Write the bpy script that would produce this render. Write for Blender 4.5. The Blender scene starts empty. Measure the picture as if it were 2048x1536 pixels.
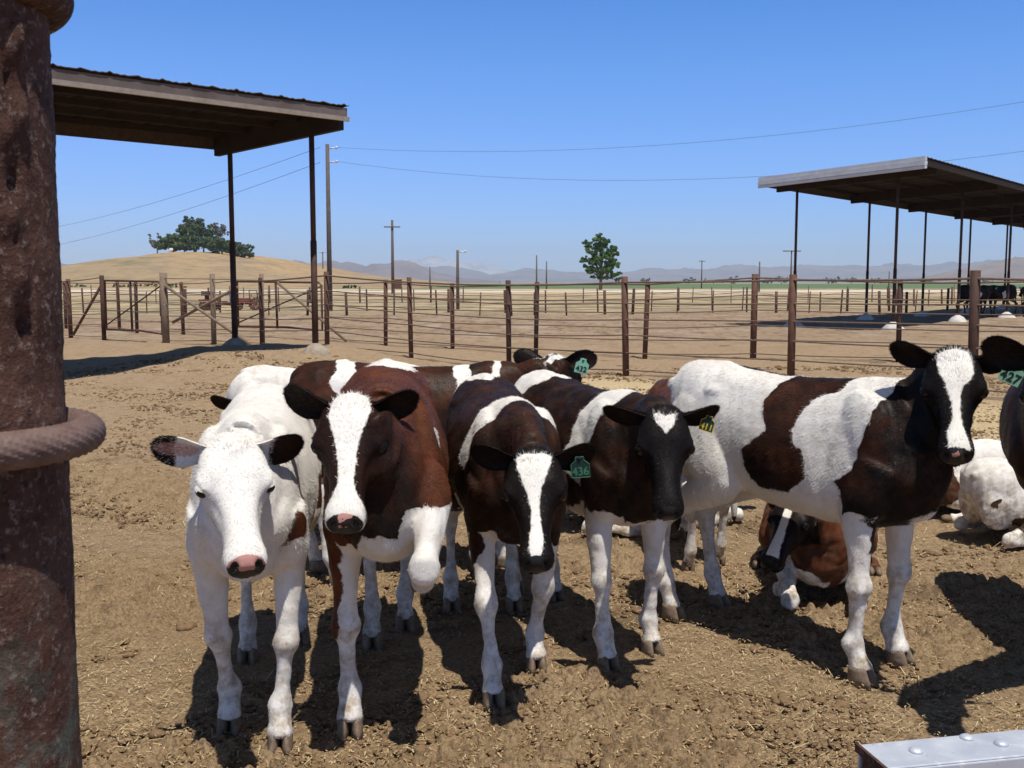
import bpy, math, random
import numpy as np
from mathutils import Vector, Matrix
scn = bpy.context.scene
R = math.radians
# ------------------------------------------------------------------ camera
CAM_H = 1.45; PITCH = R(5.65); FPX = 2050.0
cam_d = bpy.data.cameras.new("camera"); cam = bpy.data.objects.new("camera", cam_d)
scn.collection.objects.link(cam); scn.camera = cam
cam.location = (0, 0, CAM_H); cam.rotation_euler = (math.pi/2 - PITCH, 0, 0)
cam_d.sensor_width = 36.0; cam_d.lens = 36.0*FPX/2048
cam_d.clip_start = 0.05; cam_d.clip_end = 60000
cam_d.dof.use_dof = True; cam_d.dof.focus_distance = 3.6; cam_d.dof.aperture_fstop = 48
# ------------------------------------------------------------------ world + sun
SUN = Vector((0.15, -0.36, 1.0)).normalized()
world = bpy.data.worlds.new("World"); scn.world = world; world.use_nodes = True
nt = world.node_tree; nt.nodes.clear()
wo = nt.nodes.new('ShaderNodeOutputWorld'); bg = nt.nodes.new('ShaderNodeBackground')
sky = nt.nodes.new('ShaderNodeTexSky'); sky.sky_type = 'NISHITA'; sky.sun_disc = False
sky.sun_elevation = math.asin(SUN.z); sky.sun_rotation = math.atan2(SUN.x, SUN.y)
sky.altitude = 300; sky.air_density = 1.0; sky.dust_density = 0.3; sky.ozone_density = 2.5
bg.inputs['Strength'].default_value = 0.125
tc = nt.nodes.new('ShaderNodeTexCoord'); sx = nt.nodes.new('ShaderNodeSeparateXYZ'); nt.links.new(tc.outputs['Generated'], sx.inputs[0])
cr = nt.nodes.new('ShaderNodeValToRGB'); nt.links.new(sx.outputs[2], cr.inputs[0])
for i, (p_, c_) in enumerate([(0.0, (.42, .62, 1.12)), (1.0, (.30, .26, .22)), (.031, (.44, .655, 1.20)), (.069, (.44, .695, 1.28)), (.125, (.45, .735, 1.30)), (.193, (.40, .77, 1.32)), (.253, (.31, .735, 1.32)), (.275, (.30, .70, 1.22)), (.34, (.27, .40, .58)), (.45, (.26, .32, .42))]):
    e_ = cr.color_ramp.elements[i] if i < 2 else cr.color_ramp.elements.new(p_)
    e_.position = p_; e_.color = (*c_, 1)
mx = nt.nodes.new('ShaderNodeMix'); mx.data_type = 'RGBA'; mx.blend_type = 'MULTIPLY'; mx.inputs[0].default_value = 1.0
nt.links.new(sky.outputs[0], mx.inputs[6]); nt.links.new(cr.outputs[0], mx.inputs[7]); nt.links.new(mx.outputs[2], bg.inputs[0]); nt.links.new(bg.outputs[0], wo.inputs[0])
sun_d = bpy.data.lights.new("sun", 'SUN'); sun_d.energy = 4.9; sun_d.angle = R(0.53)
sun_d.color = (1.0, 0.955, 0.88)
sun = bpy.data.objects.new("sun", sun_d); scn.collection.objects.link(sun)
sun.rotation_euler = SUN.to_track_quat('Z', 'Y').to_euler()
scn.view_settings.view_transform = 'Standard'; scn.view_settings.look = 'None'
scn.view_settings.exposure = 0.0; scn.view_settings.gamma = 1.0
scn.cycles.max_bounces = 6; scn.cycles.diffuse_bounces = 3; scn.cycles.transparent_max_bounces = 6
scn.cycles.volume_bounces = 1
try:
    scn.cycles.use_denoising = True
except Exception: pass

def P(px, py, Y):
    dx = (px-1024)/FPX; dv = -(py-768)/FPX
    d = Vector((dx, math.cos(PITCH)+dv*math.sin(PITCH), -math.sin(PITCH)+dv*math.cos(PITCH)))
    return Vector((0, 0, CAM_H)) + d*(Y/d.y)
def G(px, py, z=0.0):
    dx = (px-1024)/FPX; dv = -(py-768)/FPX
    d = Vector((dx, math.cos(PITCH)+dv*math.sin(PITCH), -math.sin(PITCH)+dv*math.cos(PITCH)))
    return Vector((0, 0, CAM_H)) + d*((z-CAM_H)/d.z)

# ------------------------------------------------------------------ helpers
def link(o): scn.collection.objects.link(o); return o
def empty(name, loc=(0, 0, 0), rz=0.0):
    o = bpy.data.objects.new(name, None); o.location = loc; o.rotation_euler = (0, 0, rz)
    o.empty_display_size = 0.1
    return link(o)
def tag(o, label=None, cat=None, group=None, kind=None):
    if label: o['label'] = label
    if cat: o['category'] = cat
    if group: o['group'] = group
    if kind: o['kind'] = kind
    return o
def fast_mesh(name, V, F, mats=(), smooth=False, mi=None):
    """V (n,3) array, F (m,k) array of equal-sized faces"""
    V = np.asarray(V, dtype=np.float32); F = np.asarray(F, dtype=np.int32)
    me = bpy.data.meshes.new(name)
    k = F.shape[1]
    me.vertices.add(len(V)); me.vertices.foreach_set('co', V.ravel())
    me.loops.add(F.size); me.loops.foreach_set('vertex_index', F.ravel())
    me.polygons.add(len(F)); me.polygons.foreach_set('loop_start', np.arange(0, F.size, k, dtype=np.int32))
    if mi is not None: me.polygons.foreach_set('material_index', np.asarray(mi, dtype=np.int32))
    me.polygons.foreach_set('use_smooth', np.full(len(F), smooth))
    me.update(calc_edges=True)
    for m in mats: me.materials.append(m)
    return me
class MB:
    """collects shapes, links them as one mesh object"""
    def __init__(s): s.v = []; s.f = []; s.m = []; s.n = 0
    def add(s, V, F, m=0):
        s.v += [tuple(p) for p in V]; s.f += [[i+s.n for i in f] for f in F]; s.m += [m]*len(F); s.n += len(V); return s
    def box(s, c, size, rot=None, m=0, taper=1.0):
        hx, hy, hz = size[0]/2, size[1]/2, size[2]/2
        V = [Vector((x*hx*(taper if z > 0 else 1), y*hy*(taper if z > 0 else 1), z*hz)) for z in (-1, 1) for y in (-1, 1) for x in (-1, 1)]
        if rot is not None: V = [rot @ v for v in V]
        V = [v+Vector(c) for v in V]
        return s.add(V, [[0, 2, 3, 1], [4, 5, 7, 6], [0, 1, 5, 4], [2, 6, 7, 3], [0, 4, 6, 2], [1, 3, 7, 5]], m)
    def tube(s, pts, r, n=8, cap=True, m=0):
        pts = [Vector(p) for p in pts]
        rr = r if isinstance(r, (list, tuple)) else [r]*len(pts)
        V = []; F = []; ref = None
        for i, p in enumerate(pts):
            t = (pts[min(i+1, len(pts)-1)]-pts[max(i-1, 0)]).normalized()
            if ref is None:
                ref = Vector((1, 0, 0)) if abs(t.x) < .8 else Vector((0, 0, 1))
            a = (ref - t*ref.dot(t)).normalized(); b = t.cross(a); ref = a
            for j in range(n):
                th = 2*math.pi*j/n
                V.append(p + (a*math.cos(th)+b*math.sin(th))*rr[i])
        for i in range(len(pts)-1):
            for j in range(n):
                k = (j+1) % n
                F.append([i*n+j, i*n+k, (i+1)*n+k, (i+1)*n+j])
        if cap:
            F.append(list(range(n))[::-1]); F.append([(len(pts)-1)*n+j for j in range(n)])
        return s.add(V, F, m)
    def sphere(s, c, r, n=12, m=0, rot=None):
        r = r if isinstance(r, (list, tuple)) else (r, r, r)
        V = []; F = []; h = n//2
        V.append(Vector((0, 0, r[2])))
        for i in range(1, h):
            ph = math.pi*i/h
            for j in range(n):
                th = 2*math.pi*j/n
                V.append(Vector((r[0]*math.sin(ph)*math.cos(th), r[1]*math.sin(ph)*math.sin(th), r[2]*math.cos(ph))))
        V.append(Vector((0, 0, -r[2])))
        for j in range(n): F.append([0, 1+j, 1+(j+1) % n])
        for i in range(h-2):
            for j in range(n):
                k = (j+1) % n
                F.append([1+i*n+j, 1+(i+1)*n+j, 1+(i+1)*n+k, 1+i*n+k])
        L = len(V)-1
        for j in range(n): F.append([L, 1+(h-2)*n+(j+1) % n, 1+(h-2)*n+j])
        if rot is not None: V = [rot @ v for v in V]
        V = [v+Vector(c) for v in V]
        return s.add(V, F, m)
    def build(s, name, mats, parent=None, smooth=False, bevel=0):
        me = bpy.data.meshes.new(name); me.from_pydata(s.v, [], s.f)
        mats = mats if isinstance(mats, (list, tuple)) else [mats]
        for m in mats: me.materials.append(m)
        me.polygons.foreach_set('material_index', s.m)
        me.polygons.foreach_set('use_smooth', [smooth]*len(s.f))
        me.update()
        o = bpy.data.objects.new(name, me); link(o)
        if bevel:
            b = o.modifiers.new('bevel', 'BEVEL'); b.width = bevel; b.segments = 2; b.limit_method = 'ANGLE'
        if parent: o.parent = parent
        return o

# ---- node material helper
class NM:
    def __init__(s, name, rough=0.8, spec=0.3, metal=0.0):
        s.mat = bpy.data.materials.new(name); s.mat.use_nodes = True
        s.nt = s.mat.node_tree; s.nt.nodes.clear()
        s.out = s.n('ShaderNodeOutputMaterial'); s.b = s.n('ShaderNodeBsdfPrincipled')
        s.l(s.b.outputs[0], s.out.inputs[0])
        s.b.inputs['Roughness'].default_value = rough; s.b.inputs['Metallic'].default_value = metal
        s.b.inputs['Specular IOR Level'].default_value = spec
    def n(s, t, **k):
        x = s.nt.nodes.new(t)
        for a, v in k.items(): setattr(x, a, v)
        return x
    def l(s, a, b): s.nt.links.new(a, b)
    def setin(s, node, i, v):
        if hasattr(v, 'is_linked') or isinstance(v, bpy.types.NodeSocket): s.l(v, node.inputs[i])
        else: node.inputs[i].default_value = v
    def coord(s, kind='Object'): return s.n('ShaderNodeTexCoord').outputs[kind]
    def pos(s): return s.n('ShaderNodeNewGeometry').outputs['Position']
    def scale(s, v, sc):
        m = s.n('ShaderNodeMapping'); s.l(v, m.inputs[0]); m.inputs['Scale'].default_value = sc; return m.outputs[0]
    def noise(s, v, scale, detail=4, rough=.55, dist=0, col=False):
        x = s.n('ShaderNodeTexNoise'); s.l(v, x.inputs['Vector']); x.inputs['Scale'].default_value = scale
        x.inputs['Detail'].default_value = detail; x.inputs['Roughness'].default_value = rough; x.inputs['Distortion'].default_value = dist
        return x.outputs[1 if col else 0]
    def voro(s, v, scale, feat='F1', out=0):
        x = s.n('ShaderNodeTexVoronoi', feature=feat); s.l(v, x.inputs['Vector']); x.inputs['Scale'].default_value = scale
        return x.outputs[out]
    def mapr(s, v, a, b, c=0., d=1.):
        x = s.n('ShaderNodeMapRange'); s.setin(x, 0, v)
        for i, q in enumerate((a, b, c, d)): x.inputs[i+1].default_value = q
        return x.outputs[0]
    def mix(s, f, a, b, mode='MIX'):
        x = s.n('ShaderNodeMix', data_type='RGBA', blend_type=mode); x.clamp_factor = True
        s.setin(x, 0, f)
        for i, q in ((6, a), (7, b)):
            if isinstance(q, (tuple, list)): x.inputs[i].default_value = (q[0], q[1], q[2], 1)
            else: s.l(q, x.inputs[i])
        return x.outputs[2]
    def math(s, op, a, b=0.0, c=0.0):
        x = s.n('ShaderNodeMath', operation=op); s.setin(x, 0, a); s.setin(x, 1, b); s.setin(x, 2, c); return x.outputs[0]
    def attr(s, name, out='Fac'):
        x = s.n('ShaderNodeAttribute', attribute_name=name); return x.outputs[out]
    def sep(s, v): x = s.n('ShaderNodeSeparateXYZ'); s.l(v, x.inputs[0]); return x.outputs
    def col(s, c):
        if isinstance(c, (tuple, list)): s.b.inputs['Base Color'].default_value = (c[0], c[1], c[2], 1)
        else: s.l(c, s.b.inputs['Base Color'])
        return s
    def rough(s, v): s.setin(s.b, 'Roughness', v); return s
    def bump(s, h, strength=.5, dist=.01, prev=None):
        x = s.n('ShaderNodeBump'); x.inputs['Strength'].default_value = strength; x.inputs['Distance'].default_value = dist
        s.l(h, x.inputs['Height'])
        if prev is not None: s.l(prev, x.inputs['Normal'])
        s.l(x.outputs[0], s.b.inputs['Normal']); return x.outputs[0]

def simple(name, a, b, scale, rough=.8, bump=.0, spec=.3, metal=0., dist=.005):
    m = NM(name, rough, spec, metal); c = m.coord()
    n = m.noise(c, scale, 5, .6)
    m.col(m.mix(m.mapr(n, .3, .7), a, b))
    if bump: m.bump(m.noise(c, scale*3, 4), bump, dist)
    return m.mat

def smooth_noise(Pn, scale, seed, octaves=3):
    """cheap smooth noise from sums of sines, Pn (n,d), about -1..1"""
    rng = np.random.RandomState(seed); out = np.zeros(len(Pn)); amp = 1.0; tot = 0
    for o in range(octaves):
        for k in range(4):
            d = rng.normal(size=Pn.shape[1]); d /= np.linalg.norm(d)
            out += amp*np.sin((Pn@d)*scale*(2.03**o)*rng.uniform(.7, 1.3)*6.283+rng.uniform(0, 6.28))
        tot += amp*1.8; amp *= .5
    return out/tot
# ================================================================== SETTING
U = Vector((.64, .768, 0)); W = Vector((.768, -.64, 0)); U2 = Vector((.735, .678, 0)); W2 = Vector((.78, -.627, 0)); W1 = Vector((.62, -.785, 0))      # long axis and cross axis of both shade roofs
LS = Vector((-3.36, 17.5, 0)); RSP = Vector((12.0, 32.3, 0))
# ---- ground height
def gh(x, y):
    x = np.asarray(x, float); y = np.asarray(y, float)
    z = np.zeros_like(x)
    # manure mound under the near shade roof
    a = (x-LS.x)*U2.x+(y-LS.y)*U2.y; b = -((x-LS.x)*W2.x+(y-LS.y)*W2.y)
    mw = np.exp(-((b-1.1)/1.9)**2)*np.exp(-(np.clip(np.abs(a+.3)-.8, 0, 99)/1.5)**2)
    z += .30*np.clip(mw*1.2, 0, 1)
    # banks of dirt along the fence lanes
    z += .05*np.sin(x*.35+1.3)*np.sin(y*.22)*np.clip((y-8)/6, 0, 1)*np.clip((120-y)/60, 0, 1)
    return z
def ghf(x, y): return float(gh(np.array([x]), np.array([y]))[0])

def ground_material():
    m = NM('ground', .95, .15); p = m.pos(); s = m.sep(p)
    n1 = m.noise(p, 1.1, 6, .6); n2 = m.noise(p, 9, 5, .65); n3 = m.noise(p, 70, 4, .7); n4 = m.noise(p, .22, 4, .55)
    c = m.mix(m.mapr(n1, .3, .7), (.285, .190, .100), (.38, .265, .145))
    c = m.mix(m.mapr(n4, .35, .65, 0, .5), c, (.37, .265, .17))
    c = m.mix(m.mapr(n2, .50, .68, 0, .7), c, (.15, .095, .048))
    c = m.mix(m.mapr(n3, .48, .62, 0, .65), c, (.10, .062, .032))
    c = m.mix(m.mapr(s[1], 3.6, 10, 0, .6), c, m.mix(m.mapr(n2, .35, .65), (.44, .325, .215), (.35, .245, .15)))
    # old manure pats and damp spots, trodden flat
    pv = m.n('ShaderNodeTexVoronoi', feature='F1'); m.l(m.mix(.12, p, m.noise(p, 6, 4, col=True)), pv.inputs['Vector']); pv.inputs['Scale'].default_value = 1.5
    pm = m.math('MULTIPLY', m.mapr(m.math('ADD', pv.outputs[0], m.math('MULTIPLY', m.noise(p, 26, 4), .12)), .30, .22), m.math('GREATER_THAN', m.sep(pv.outputs['Color'])[0], .45))
    c = m.mix(m.math('MULTIPLY', pm, .62), c, (.115, .078, .045))
    # flecks of chaff
    vo = m.n('ShaderNodeTexVoronoi', feature='F1'); m.l(m.scale(p, (1, .35, 1)), vo.inputs['Vector']); vo.inputs['Scale'].default_value = 120
    fl = m.math('LESS_THAN', vo.outputs[0], .20)
    dens = m.math('GREATER_THAN', m.sep(vo.outputs['Color'])[0], .55)
    c = m.mix(m.math('MULTIPLY', m.math('MULTIPLY', fl, dens), .55), c, (.50, .36, .20))
    vo2 = m.n('ShaderNodeTexVoronoi', feature='F1'); m.l(m.scale(p, (.35, 1, 1)), vo2.inputs['Vector']); vo2.inputs['Scale'].default_value = 60
    fl2 = m.math('MULTIPLY', m.math('LESS_THAN', vo2.outputs[0], .14), m.math('GREATER_THAN', m.sep(vo2.outputs['Color'])[1], .6))
    c = m.mix(m.math('MULTIPLY', fl2, .5), c, (.60, .46, .27))
    vo3 = m.n('ShaderNodeTexVoronoi', feature='F1'); m.l(m.scale(p, (1, .4, 1)), vo3.inputs['Vector']); vo3.inputs['Scale'].default_value = 26
    fl3 = m.math('MULTIPLY', m.math('LESS_THAN', vo3.outputs[0], .16), m.mapr(s[1], 5, 9, 0, .8)); cz = m.sep(vo3.outputs['Color'])
    c = m.mix(m.math('MULTIPLY', fl3, m.math('GREATER_THAN', cz[0], .55)), c, (.62, .50, .34)); c = m.mix(m.math('MULTIPLY', fl3, m.math('LESS_THAN', cz[0], .22)), c, (.13, .08, .05))
    # bedding band in front of the fence, right of centre
    y_line = m.math('ADD', s[1], m.math('MULTIPLY', s[0], .82))     # parallel to the fence
    wob = m.math('MULTIPLY', m.math('SUBTRACT', m.noise(p, .8, 4), .5), 2.6)
    bd = m.math('MULTIPLY', m.mapr(m.math('ADD', y_line, wob), 11.6, 13.2), m.mapr(m.math('ADD', y_line, wob), 17.6, 16.2))
    bd = m.math('MULTIPLY', bd, m.mapr(s[0], -1.5, 1.2))
    bd2 = m.math('MULTIPLY', m.mapr(m.math('ADD', s[1], wob), 6.6, 8.2), m.mapr(s[0], 1.8, 3.2)); bd2 = m.math('MULTIPLY', bd2, m.mapr(s[1], 13.5, 11))
    st = m.mix(m.mapr(m.noise(m.scale(p, (1, 2.2, 1)), 38, 4, .7), .35, .65), (.42, .30, .16), (.78, .63, .38))
    c = m.mix(m.math('MULTIPLY', m.math('MAXIMUM', bd, bd2), .85), c, st)
    # beyond the lanes: dry grass, green patches, pale road, crop field, dry plain
    w2 = m.math('MULTIPLY', m.math('SUBTRACT', m.noise(p, .05, 4), .5), 14)
    yy = m.math('ADD', s[1], w2)
    lane = m.mix(m.mapr(m.noise(m.scale(p, (.5, 1, 1)), .9, 6, .65), .35, .62), (.385, .29, .195), (.275, .188, .118)); lane = m.mix(m.mapr(m.noise(m.scale(p, (1, .35, 1)), 3.2, 6, .75), .50, .60, 0, .75), lane, (.15, .098, .065)); lane = m.mix(m.mapr(m.noise(m.scale(p, (.7, .3, 1)), .8, 5, .7), .52, .64, 0, .6), lane, (.42, .34, .27))
    c = m.mix(m.mapr(yy, 21, 30), c, lane)
    gr = m.mix(m.mapr(m.noise(m.scale(p, (1, .4, 1)), .35, 6, .7), .42, .58), (.46, .35, .21), (.25, .22, .14))
    c = m.mix(m.mapr(m.math('ADD', yy, m.math('MULTIPLY', s[0], -.25)), 44, 58), c, gr)
    pale = m.mix(m.mapr(m.noise(p, .06, 4), .4, .6), (.52, .43, .30), (.44, .31, .17))
    c = m.mix(m.mapr(s[1], 105, 125), c, pale)
    c = m.mix(m.math('MULTIPLY', m.mapr(s[1], 160, 163), m.mapr(s[1], 196, 192)), c, (.60, .56, .50))
    green = m.mix(m.mapr(m.noise(m.scale(p, (.3, 1, 1)), .02, 4), .35, .65), (.10, .155, .065), (.14, .19, .085))
    fx = m.mapr(m.math('ADD', s[0], m.math('MULTIPLY', s[1], .12)), -60, -40)
    c = m.mix(m.math('MULTIPLY', m.math('MULTIPLY', m.mapr(yy, 235, 245), m.mapr(s[1], 1500, 1450)), fx), c, green)
    far = m.mix(m.mapr(m.noise(m.scale(p, (.4, 1, 1)), .004, 5), .4, .6), (.36, .30, .20), (.26, .24, .15))
    c = m.mix(m.mapr(s[1], 1460, 1500), c, far)
    m.col(c)
    h = m.math('ADD', m.math('MULTIPLY', n3, .6), n2)
    b1 = m.bump(h, 1.0, .026)
    h2 = m.noise(p, 190, 3, .7)
    m.bump(h2, .6, .004, b1)
    return m.mat

def build_ground():
    r = [0.0, .35, .8, 1.3, 1.8, 2.3]
    d = .0095
    while r[-1] < 5.0: r.append(r[-1]+d); d *= 1.0012
    while r[-1] < 14: r.append(r[-1]*1.0035)
    while r[-1] < 120: r.append(r[-1]*1.010)
    while r[-1] < 25000: r.append(r[-1]*1.06)
    r = np.array(r)
    th = np.concatenate([np.linspace(-180, -36, 40)[:-1], np.linspace(-36, 36, 640), np.linspace(36, 180, 40)[1:-1]])*math.pi/180
    RR, TT = np.meshgrid(r, th, indexing='ij')
    X = RR*np.sin(TT); Y = RR*np.cos(TT)
    Q = np.stack([X.ravel(), Y.ravel()], 1)
    Z = gh(Q[:, 0], Q[:, 1])
    d = np.hypot(Q[:, 0], Q[:, 1])
    near = np.clip((26-d)/12, 0, 1)
    Z += near*.010*smooth_noise(Q, .7, 3, 2)
    mid = np.clip((d-9)/8, 0, 1)*np.clip((75-d)/25, 0, 1)
    Z += mid*(.020*smooth_noise(Q, .45, 31, 3)+.022*np.clip(smooth_noise(Q, 1.6, 32, 2), 0, 1))
    k = np.clip((16-d)/8, 0, 1)
    # hoof prints trodden into the dirt
    rp = np.random.RandomState(77); sel = np.where((d > 2.2) & (d < 9.5) & (np.abs(Q[:, 0]) < Q[:, 1]*.62))[0]; q2 = Q[sel]; dz = np.zeros(len(sel))
    for _ in range(420):
        cy = 2.7+rp.rand()**1.3*6.6; cx = (rp.rand()*2-1)*cy*.58; a0 = rp.uniform(0, 6.28); dx = q2[:, 0]-cx; dy = q2[:, 1]-cy
        nb = np.where((np.abs(dx) < .09) & (np.abs(dy) < .09))[0]
        if not len(nb): continue
        u = dx[nb]*math.cos(a0)+dy[nb]*math.sin(a0); v = -dx[nb]*math.sin(a0)+dy[nb]*math.cos(a0); dep = rp.uniform(.006, .015)
        dz[nb] -= dep*(np.exp(-(u/.045)**4-((v-.021)/.019)**4)+np.exp(-(u/.045)**4-((v+.021)/.019)**4))
        dz[nb] += dep*.45*np.exp(-((np.hypot(u, v)-.062)/.014)**2)
    Z[sel] += dz
    # clods: ridged high-frequency relief, clumped by a slower mask
    mask = np.clip(smooth_noise(Q, .55, 8, 3)*1.3+.45, .12, 1)
    a = np.zeros(len(Q))
    rng = np.random.RandomState(5)
    for sc, am in ((5.5, .0095), (11, .0085), (21, .0070)):
        a += am*np.clip(smooth_noise(Q, sc, int(sc*10), 2)+.05, -.25, 1)*2.0
    Z += k*a*mask
    nr, na = len(r), len(th)
    idx = np.arange(nr*na).reshape(nr, na)
    j2 = np.roll(idx, -1, 1)
    F = np.stack([idx[:-1].ravel(), idx[1:].ravel(), j2[1:].ravel(), j2[:-1].ravel()], 1)[:, ::-1]
    me = fast_mesh('ground', np.stack([Q[:, 0], Q[:, 1], Z], 1), F, [ground_material()], True)
    o = link(bpy.data.objects.new('ground', me)); tag(o, kind='structure')
    return o
build_ground()

# ---- loose straw and clods (nobody could count them)
STRAW = simple('straw', (.50, .37, .19), (.34, .24, .12), 3, .8)
STRAW2 = simple('straw_pale', (.62, .50, .30), (.48, .36, .19), 3, .8)
CLOD = simple('clod', (.16, .10, .052), (.25, .16, .085), 30, .95, .6, dist=.01)
def scatter_straw():
    rng = np.random.RandomState(4)
    n = 100000
    y = 2.7+(rng.rand(n)**1.4)*16; x = (rng.rand(n)*2-1)*y*.60
    L = rng.uniform(.002, .009, n)*np.where(rng.rand(n) < .04, 3.5, 1)*(1+(y-3)*.09); a = rng.uniform(0, math.pi, n); t = rng.normal(size=n)*.22
    w = rng.uniform(.0007, .0019, n)*(1+(y-3)*.09)
    z = gh(x, y)+rng.uniform(.002, .018, n)
    dx = np.cos(a)*np.cos(t); dy = np.sin(a)*np.cos(t); dz = np.sin(t)
    nx = -np.sin(a); ny = np.cos(a)
    C = np.stack([x, y, z], 1); D = np.stack([dx, dy, dz], 1)*L[:, None]; Nn = np.stack([nx, ny, np.zeros(n)], 1)*w[:, None]
    V = np.stack([C-D-Nn, C+D-Nn, C+D+Nn, C-D+Nn], 1).reshape(-1, 3)
    o = link(bpy.data.objects.new('loose_straw', fast_mesh('loose_straw', V, np.arange(4*n).reshape(-1, 4), [STRAW, STRAW2], mi=(rng.rand(n) < .5).astype(int))))
    tag(o, 'short bits of straw and chaff strewn over the dirt of the pen', 'straw', kind='stuff')
def scatter_clods():
    rng = np.random.RandomState(9)
    base = MB(); base.sphere((0, 0, 0), 1, 8); bv = np.array(base.v)
    bf = [f if len(f) == 4 else [f[0], f[1], f[2], f[2]] for f in base.f]
    n = 42000; y = 2.7+(rng.rand(n)**1.5)*15; x = (rng.rand(n)*2-1)*y*.6
    mask = smooth_noise(np.stack([x, y], 1), .55, 8, 3) > -.45
    x = x[mask]; y = y[mask]; n = len(x)
    s = rng.uniform(.003, .011, n)*np.where(rng.rand(n) < .05, 2.0, 1)*(1+(y-3)*.07); z = gh(x, y)+.004
    V = []; a = rng.uniform(0, 6.28, n)
    jit = rng.uniform(.65, 1.3, (n, len(bv), 1))
    P0 = bv[None]*jit*s[:, None, None]*np.array([1.35, 1, .62])
    ca, sa = np.cos(a)[:, None], np.sin(a)[:, None]
    Xr = P0[:, :, 0]*ca-P0[:, :, 1]*sa+x[:, None]; Yr = P0[:, :, 0]*sa+P0[:, :, 1]*ca+y[:, None]; Zr = P0[:, :, 2]+z[:, None]
    V = np.stack([Xr, Yr, Zr], 2).reshape(-1, 3)
    tri = []
    for f in base.f:
        if len(f) == 3: tri.append(f)
        else: tri += [[f[0], f[1], f[2]], [f[0], f[2], f[3]]]
    tri = np.array(tri); F = (tri[None]+(np.arange(n)*len(bv))[:, None, None]).reshape(-1, 3)
    o = link(bpy.data.objects.new('dirt_clods', fast_mesh('dirt_clods', V, F, [CLOD], True)))
    tag(o, 'small dark clods of dried dirt scattered over the pen floor', 'dirt clods', kind='stuff')
scatter_straw(); scatter_clods()

# ---- materials
RUST = simple('rusty_steel', (.085, .038, .025), (.135, .068, .045), 9, .75, .3)
RUSTD = simple('rusty_steel_dark', (.045, .024, .018), (.085, .042, .03), 9, .75, .3)
CABLE = simple('rusty_cable', (.13, .085, .065), (.20, .14, .11), 20, .6)
WOODG = simple('weathered_wood', (.17, .12, .085), (.24, .18, .13), 14, .9, .3)
WOODD = simple('dark_wood', (.05, .034, .026), (.085, .06, .045), 12, .9, .3)
WOODP = simple('pale_wood', (.26, .21, .17), (.34, .29, .25), 12, .85)
GALV = simple('galvanised_sheet', (.55, .57, .60), (.68, .70, .72), 4, .5, 0, .5, .15)
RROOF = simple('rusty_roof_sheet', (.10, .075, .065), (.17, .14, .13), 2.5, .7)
CONCP = simple('pale_concrete', (.50, .47, .42), (.66, .63, .58), 5, .9, .3)
CONC = simple('concrete', (.27, .21, .15), (.42, .36, .29), 7, .95, .8, dist=.03)
POLEW = simple('pole_wood', (.09, .075, .065), (.15, .125, .11), 8, .9)
BLACKW = simple('wire_black', (.03, .03, .035), (.05, .05, .055), 8, .6)
SOFFIT = simple('shaded_soffit', (.018, .012, .010), (.036, .022, .016), 3, .9)  # shade beneath the roof sheets, put into the colour

# ---- fences
def fence(name, label, posts, levels, h, pr, cr, group='fences of the yard', mats=(RUST, CABLE), lean=.02, seed=1, cols=None):
    rnd = random.Random(seed)
    base = Vector((*posts[0][:2], ghf(*posts[0][:2]))); root = empty(name, base)
    tops = []
    for i, p in enumerate(posts):
        hh = p[2] if len(p) > 2 else h+rnd.uniform(-.03, .03); rr = p[3] if len(p) > 3 else pr
        z0 = ghf(p[0], p[1]); lx = rnd.uniform(-lean, lean)+(p[4] if len(p) > 4 else 0); ly = rnd.uniform(-lean, lean)
        b = Vector((p[0], p[1], z0-.12)); t = Vector((p[0]+lx*hh, p[1]+ly*hh, z0+hh)); tops.append((b, t, z0, hh))
        mb = MB(); mb.tube([b-base, b.lerp(t, .5)-base, t-base], rr, 12)
        mb.tube([t-base-Vector((0, 0, .004)), t-base+Vector((0, 0, .003))], rr*.93, 12)
        mb.build('post', mats[0] if i % 3 else RUSTD if mats[0] is RUST else mats[0], root, True)
    for lv in levels:
        pts = []
        for i in range(len(posts)):
            b, t, z0, hh = tops[i]
            q = Vector((b.x, b.y, 0)).lerp(Vector((t.x, t.y, 0)), lv/h); q.z = z0+lv*(hh/h) + rnd.uniform(-.02, .02)
            q.y -= (tops[i][3] and pr)
            if pts:
                p0 = pts[-1]; sg = rnd.uniform(.0, .018)
                for k in (.25, .5, .75): pts.append(p0.lerp(q, k)-Vector((0, 0, sg*4*k*(1-k))))
            pts.append(q)
        mb = MB(); mb.tube([p-base for p in pts], cr if lv < h*.93 else cr*1.5, 6); mb.build('cable' if lv < h*.93 else 'top_rail', mats[1], root, True)
    tag(root, label, 'fence', group)
    return root
LV = [.10, .36, .62, .88, 1.14, 1.44]
f1 = [(-5.45, 22.3), (-3.72, 20.6, 1.55, .05), (-1.88, 19.1), (-.05, 17.5), (1.80, 16.1, 1.56, .052, -.025), (3.92, 14.35, 1.56, .055), (5.78, 12.8, 1.6, .062), (7.7, 11.2)]
fence('cable_fence', 'near rusty pipe and cable fence crossing the yard behind the calves', f1, LV, 1.53, .044, .0115, seed=3)
f2 = [(-4.6, 25.4), (-2.95, 23.9), (-1.33, 22.9), (.50, 21.5), (2.62, 20.2, 1.5, .05, .03), (4.62, 19.6, 1.62, .062), (6.95, 18.4), (9.0, 16.6), (11.0, 15.0)]
fence('cable_fence', 'second rusty cable fence on the far side of the lane', f2, LV, 1.50, .047, .0115, seed=5)
f3 = [(-7.9, 23.4, 1.62, .085), (-6.75, 23.2, 1.6, .06), (-5.45, 22.4, 1.6, .05)]
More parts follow.
